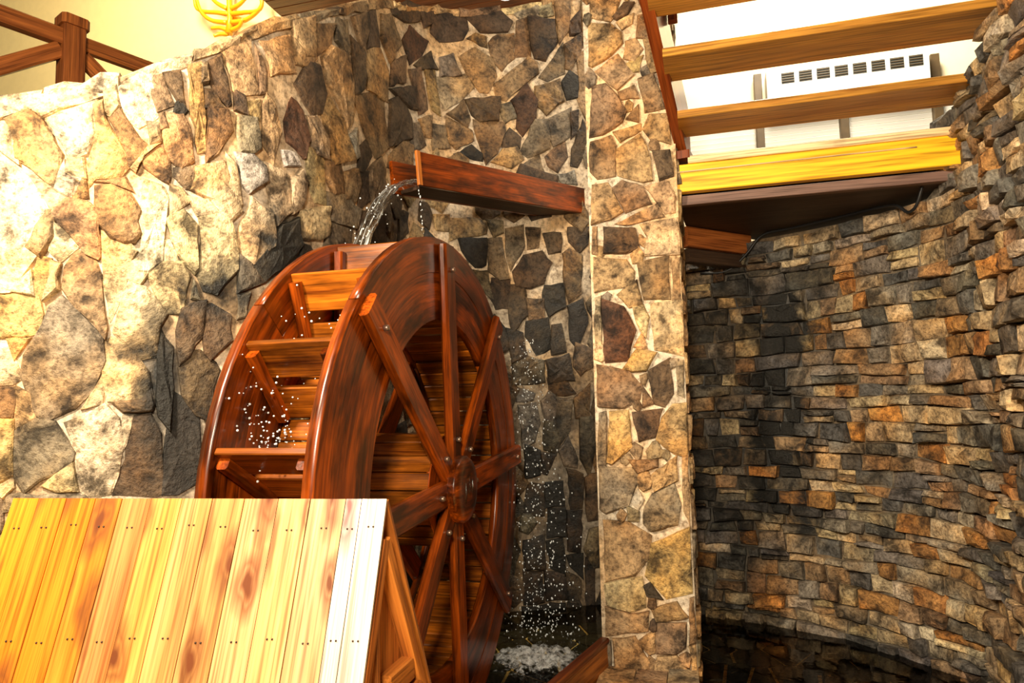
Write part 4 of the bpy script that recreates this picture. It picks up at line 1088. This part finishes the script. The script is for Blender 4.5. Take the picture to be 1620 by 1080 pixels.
# spokes (shared mesh), front and back
b = MB(); b.bar((-.006,-.13,0), (-.006,-1.17,0), .125, .042, up=(1,0,0), ch=.012); spm = b.mesh('spoke', WHEELW)
bm_ = MB(); bm_.tube([(.0,0,0),(.016,0,0),(.021,0,0)], [.013,.013,.008], 6); boltm = bm_.mesh('bolt', BOLT)
for k in range(8):
    an = math.radians(SP0+45*k)
    o = link('spoke', spm, wh); o.rotation_euler = (-an, 0, 0)
    for r in (.235, 1.05):
        bo = link('bolt', boltm, o); bo.location = (.015, -r, 0)
    o = link('spoke', spm, wh); o.rotation_euler = (-an, 0, 0); o.location = (-WW+.006, 0, 0)
b = MB()
ring = [(.014,.158),(.045,.158),(.06,.147),(.066,.11)]; vs, gs = [], []
for x, r in ring:
    for i in range(28): a = 2*math.pi*i/28; vs.append((x, r*math.cos(a), r*math.sin(a))); gs.append((r*math.cos(a)*.6, r*math.sin(a), x))
vs.append((.069,0,0)); gs.append((0,0,0))
fs = [(r*28+i, r*28+(i+1) % 28, (r+1)*28+(i+1) % 28, (r+1)*28+i) for r in range(3) for i in range(28)]+[(84+i, 84+(i+1) % 28, 112) for i in range(28)]+[tuple(range(27,-1,-1))]
b.add(vs, fs, gs, smooth=[False]*28+[True]*84+[False]); hub = b.build('hub_cap', WHEELW, wh)
for y_, z1_, z2_ in ((-.05,.04,-.06),(.0,.06,-.05),(.045,.05,-.03)):
    b = MB(); b.tube([(.067,y_,z1_),(.07,y_+.002,(z1_+z2_)/2),(.067,y_+.003,z2_)], [.002,.004,.003], 6); tag(b.build('water_drip', JET, hub), 'wet glistening drip')
# axle drum of staves
b = MB(); b.bar((-.035,-.25,0), (-WW+.05,-.25,0), .076, .03, up=(0,1,0), ch=.004); stv = b.mesh('axle_stave', SLATW)
for k in range(20):
    o = link('axle_stave', stv, wh); o.rotation_euler = (math.radians(18*k+4), 0, 0)
b = MB(); sector(b, .1, .262, 0, 2*math.pi*.9999, -.05, -.03, 32); b.build('axle_end', WHEELW, wh)
b = MB(); b.tube([(.01,0,0),(-.95,0,0)], .06, 14); b.build('axle', REDW, wh)
# sole boards round the drum
b = MB(); b.bar((-.078,-.83,0), (-WW+.047,-.83,0), .085, .022, up=(0,1,0), ch=.006); slm = b.mesh('sole_board', SLATW)
for k in range(56):
    o = link('sole_board', slm, wh); o.rotation_euler = (-math.radians(360/56*(k+.5)), 0, 0)
# buckets
def plank(r0, a0, r1, a1, th, mat, name):
    p, q = pol(r0, a0), pol(r1, a1); b = MB(); mid = (p+q)/2; d = q-p
    b.bar(mid+Vector((-.077,0,0)), mid+Vector((-WW+.047,0,0)), d.length, th, up=(d.cross(Vector((1,0,0)))), ch=.004); return b.mesh(name, mat)
pm1 = plank(1.185, 0, 1.035, -2.6, .026, SLATW, 'paddle'); pm2 = plank(.985, -3.5, .86, -7.5, .022, SLATW, 'bucket_riser')
def cleat(x): 
    p, q = pol(1.165, -1.9, x), pol(.875, -8.6, x); b = MB(); b.bar(p, q, .045, .045, up=(1,0,0), ch=.008); return b.mesh('cleat', WHEELW)
c1, c2 = cleat(-WW+.07), cleat(-.1)
for k in range(18):
    an = -math.radians(13+20*k)
    for me, nm in ((pm1,'paddle'),(pm2,'bucket_riser'),(c1,'cleat'),(c2,'cleat')):
        o = link(nm, me, wh); o.rotation_euler = (an, 0, 0)
# ------------------------------------------------------------------ water jet, splash, foam
J0 = T0+tp(.0,.12,.035); J1 = at(562, 416, 3.5)
b = MB(); NN, MM = 22, 22; vs, gs = [], []
hd = Vector((J1.x-J0.x, J1.y-J0.y, 0)); acr = tn*1.0
for i in range(NN+1):
    t = i/NN; c = J0+hd*(t*1.0)+ZD*((J1.z-J0.z)*(t*.12+t*t*.88)); wd = .1*(1-.3*t); th = .026+.014*t
    for k in range(MM):
        a = 2*math.pi*k/MM; rg = 1+.22*math.sin(k*2.9+1.7*math.sin(t*5))
        vs.append(c+acr*(wd*math.cos(a))+Vector((.3,.2,.6))*(th*math.sin(a)*rg)+Vector((rnd(-1,1),rnd(-1,1),rnd(-1,1)))*.0025); gs.append((t*.8, math.cos(a)*wd, math.sin(a)*th))
b.add(vs, [(i*MM+k, (i+1)*MM+k, (i+1)*MM+(k+1) % MM, i*MM+(k+1) % MM) for i in range(NN) for k in range(MM)]+[tuple(range(MM)), tuple(NN*MM+k for k in range(MM-1,-1,-1))], gs, smooth=True)
tag(b.build('water_jet', JET), 'clear stream of water pouring from the flume onto the wheel', 'water', kind='stuff')
b = MB()
for _ in range(700):
    z_ = .12+1.9*rnd(0,1)**1.7; sp = .1+.22*(1-z_/2)
    b.ball((.12+random.gauss(0,.5)*sp+.03*(1-z_), 4.5+rnd(-.15,.25), z_), rnd(.002,.0055), squash=rnd(1,1.8))
for _ in range(70):
    t = rnd(0,1)**.5; c = J0+hd*t+ZD*((J1.z-J0.z)*(t*.12+t*t*.88)); b.ball(c+Vector((random.gauss(0,.05),random.gauss(0,.04),random.gauss(0,.03))), rnd(.003,.006))
Rz = Matrix.Rotation(-YAW, 3, 'Z')
for base_, n_, sp in ((pol(1.0,40,-.25),60,.1),(pol(.93,18,-.36),70,.09),(pol(1.02,14.5,-.33),60,.06),(pol(1.05,25,-.42),40,.08)):
    for _ in range(n_):
        p = base_+Vector((random.gauss(0,sp*.8),random.gauss(0,sp),random.gauss(0,sp))); p.x = min(-.09, max(-WW+.05, p.x)); b.ball(WC+Rz@p, rnd(.002,.0055))
for i in range(14): b.ball(T0+tp(.0,.015,-.01-.022*i-rnd(0,.02))+Vector((rnd(-.006,.006),rnd(-.006,.006),0)), rnd(.0015,.005), squash=rnd(1.2,2.6))
tag(b.build('splash_drops', DROP), 'bright water drops splashing off the wheel', 'water', kind='stuff')
b = MB(); nx, ny = 36, 24; vs = []; gs = []
for i in range(nx+1):
    for j in range(ny+1):
        x, y = i/nx*2-1, j/ny*2-1; f = max(0, 1-x*x-y*y)**.5; vs.append((.1+x*.32, 4.1+y*.24, .085+f*(.03+.055*abs(mnoise.noise((x*5,y*5,.3)))+.04*abs(mnoise.noise((x*14,y*14,1.3)))+rnd(0,.012)))); gs.append((x, y, f*.38-.08))
b.add(vs, [(i*(ny+1)+j, (i+1)*(ny+1)+j, (i+1)*(ny+1)+j+1, i*(ny+1)+j+1) for i in range(nx) for j in range(ny)], gs, smooth=True)
tag(b.build('foam', FOAM), 'white foam churning where the water falls into the pool', 'water', kind='stuff')
# ------------------------------------------------------------------ A-frame plank cover
RL, RR = at(25, 790, 1.76), at(614, 791.5, 1.735); rdir = RR-RL; rlen = rdir.length; rdir.normalize()
hn = -YD                                                # towards the viewer
RC = thing('plank_cover', 'steep A-frame cover of yellow and orange pine planks in front of the wheel', 'cover', zat(RL, 0))
def rp(s, out, z_): return rdir*s+hn*out+ZD*z_
zr = RL.z; ze = .78; hw_n, hw_f = .19, .29
H_ = zr-ze
bd = [0]+[x-25 for x in (67,111,157,199,245,294,342,392,445,495,550,575,614)]
bt = [(1,.40,.05),(1,.45,.06),(.95,.36,.05),(.98,.50,.10),(.90,.48,.26),(.95,.60,.26),(.92,.55,.32),(.95,.68,.42),(.92,.64,.5),(.95,.70,.5),(.96,.77,.66),(1,1,1),(1,1,1)]  # paler to the right: board colour plus painted glare
nail = MB()
for k in range(13):
    s0, s1 = bd[k]/589*rlen, bd[k+1]/589*rlen; sm_ = (s0+s1)/2; pr = .011+rnd(-.0016,.002)
    for sg, hw_ in ((1, hw_n), (-1, hw_f)):
        dv = Vector(rp(0, sg*hw_, -H_)); nrm = (hn*sg*H_+ZD*hw_).normalized()
        b = MB(); g_ = .0011; top = .006 if sg > 0 else 0
        nrm = rdir.cross(dv).normalized(); nrm = nrm if nrm.z > 0 else -nrm
        b.prism([rp(s0+g_,0,zr-.004+top), rp(s1-g_,0,zr-.004+top), rp(s1-g_,sg*hw_,ze), rp(s0+g_,sg*hw_,ze)], nrm, pr, along=dv, tint=bt[k]); b.build('roof_board', (PALEB if k > 10 else BOARDW) if sg > 0 else GABLEW, RC)
        if sg > 0:
            for f in (.11+rnd(-.01,.01), .52+rnd(-.01,.01)):
                for dx in (-.006, .006):
                    c = rp(sm_+dx, 0, zr)+dv*f+nrm*(pr+.0005); nail.ball(c, .0028)
tag(nail.build('nails', NAILM, RC), kind='stuff')
# gable end: recessed panel, rafters, post, ledge block, brace
e = rlen
b = MB(); b.prism([rp(e-.05,0,zr-.03), rp(e-.05,hw_n*.93,ze), rp(e-.05,-hw_f*.93,ze)], rdir, .012, along=ZD); b.build('gable_panel', GABLEW, RC)
for sg, hw_ in ((1,hw_n),(-1,hw_f)):
    nrm = (hn*sg*H_+ZD*hw_).normalized(); b = MB(); b.bar(rp(e-.022,sg*hw_*.1,zr-.03-H_*.1)-nrm*.024, rp(e-.022,sg*hw_,ze)-nrm*.024, .04, .035, up=nrm, ch=.004); b.build('rafter', GABLEW, RC)
    b = MB(); b.bar(rp(.03,sg*hw_*.1,zr-.03-H_*.1)-nrm*.024, rp(.03,sg*hw_,ze)-nrm*.024, .04, .035, up=nrm, ch=.004); b.build('rafter', GABLEW, RC)
b = MB(); b.bar(rp(e-.028,.025,zr-.16), rp(e-.028,.025,ze+.08), .03, .03, up=rdir, ch=.003); b.build('post', GABLEW, RC)
b = MB(); b.bar(rp(e-.03,-.03,ze+.135), rp(e-.03,-.17,ze+.135), .05, .06, ch=.004); b.build('ledge_block', GABLEW, RC)
b = MB(); b.bar(rp(e-.005,.13,ze-.02), rp(e-.005,-.19,ze+.075), .03, .045, up=ZD, ch=.004); b.build('brace', GABLEW, RC)
b = MB(); b.bar(rp(e-.03,.16,ze+.03), rp(e-.03,-.22,ze+.03), .05, .05, ch=.004); b.build('tie_beam', GABLEW, RC)
for sg, hw_ in ((1,hw_n),(-1,hw_f)):
    for k in range(5):
        z1 = ze-.02-.145*k; b = MB(); b.bar(rp(0,sg*(hw_-.02),z1-.07), rp(rlen,sg*(hw_-.02),z1-.07), .03, .14, ch=.004); b.build('base_board', GABLEW, RC)
# orange sluice board by the pillar
p, q = at(957, 1012, 3.93), at(868, 1092, 3.3)
q.z = p.z; d = (q-p).normalized(); b = MB(); b.bar(zat(p, p.z-.3), zat(q, q.z-.3), .035, .6, ch=.006); sb = tag(b.build('sluice_board', GABLEW), 'orange wooden sluice board standing in the water at the foot of the pillar', 'board')
b = MB(); b.bar(zat(p, p.z+.0), zat(q, q.z+.0), .05, .03, ch=.006); tag(b.build('top_rail', REDW, sb), 'red brown capping')
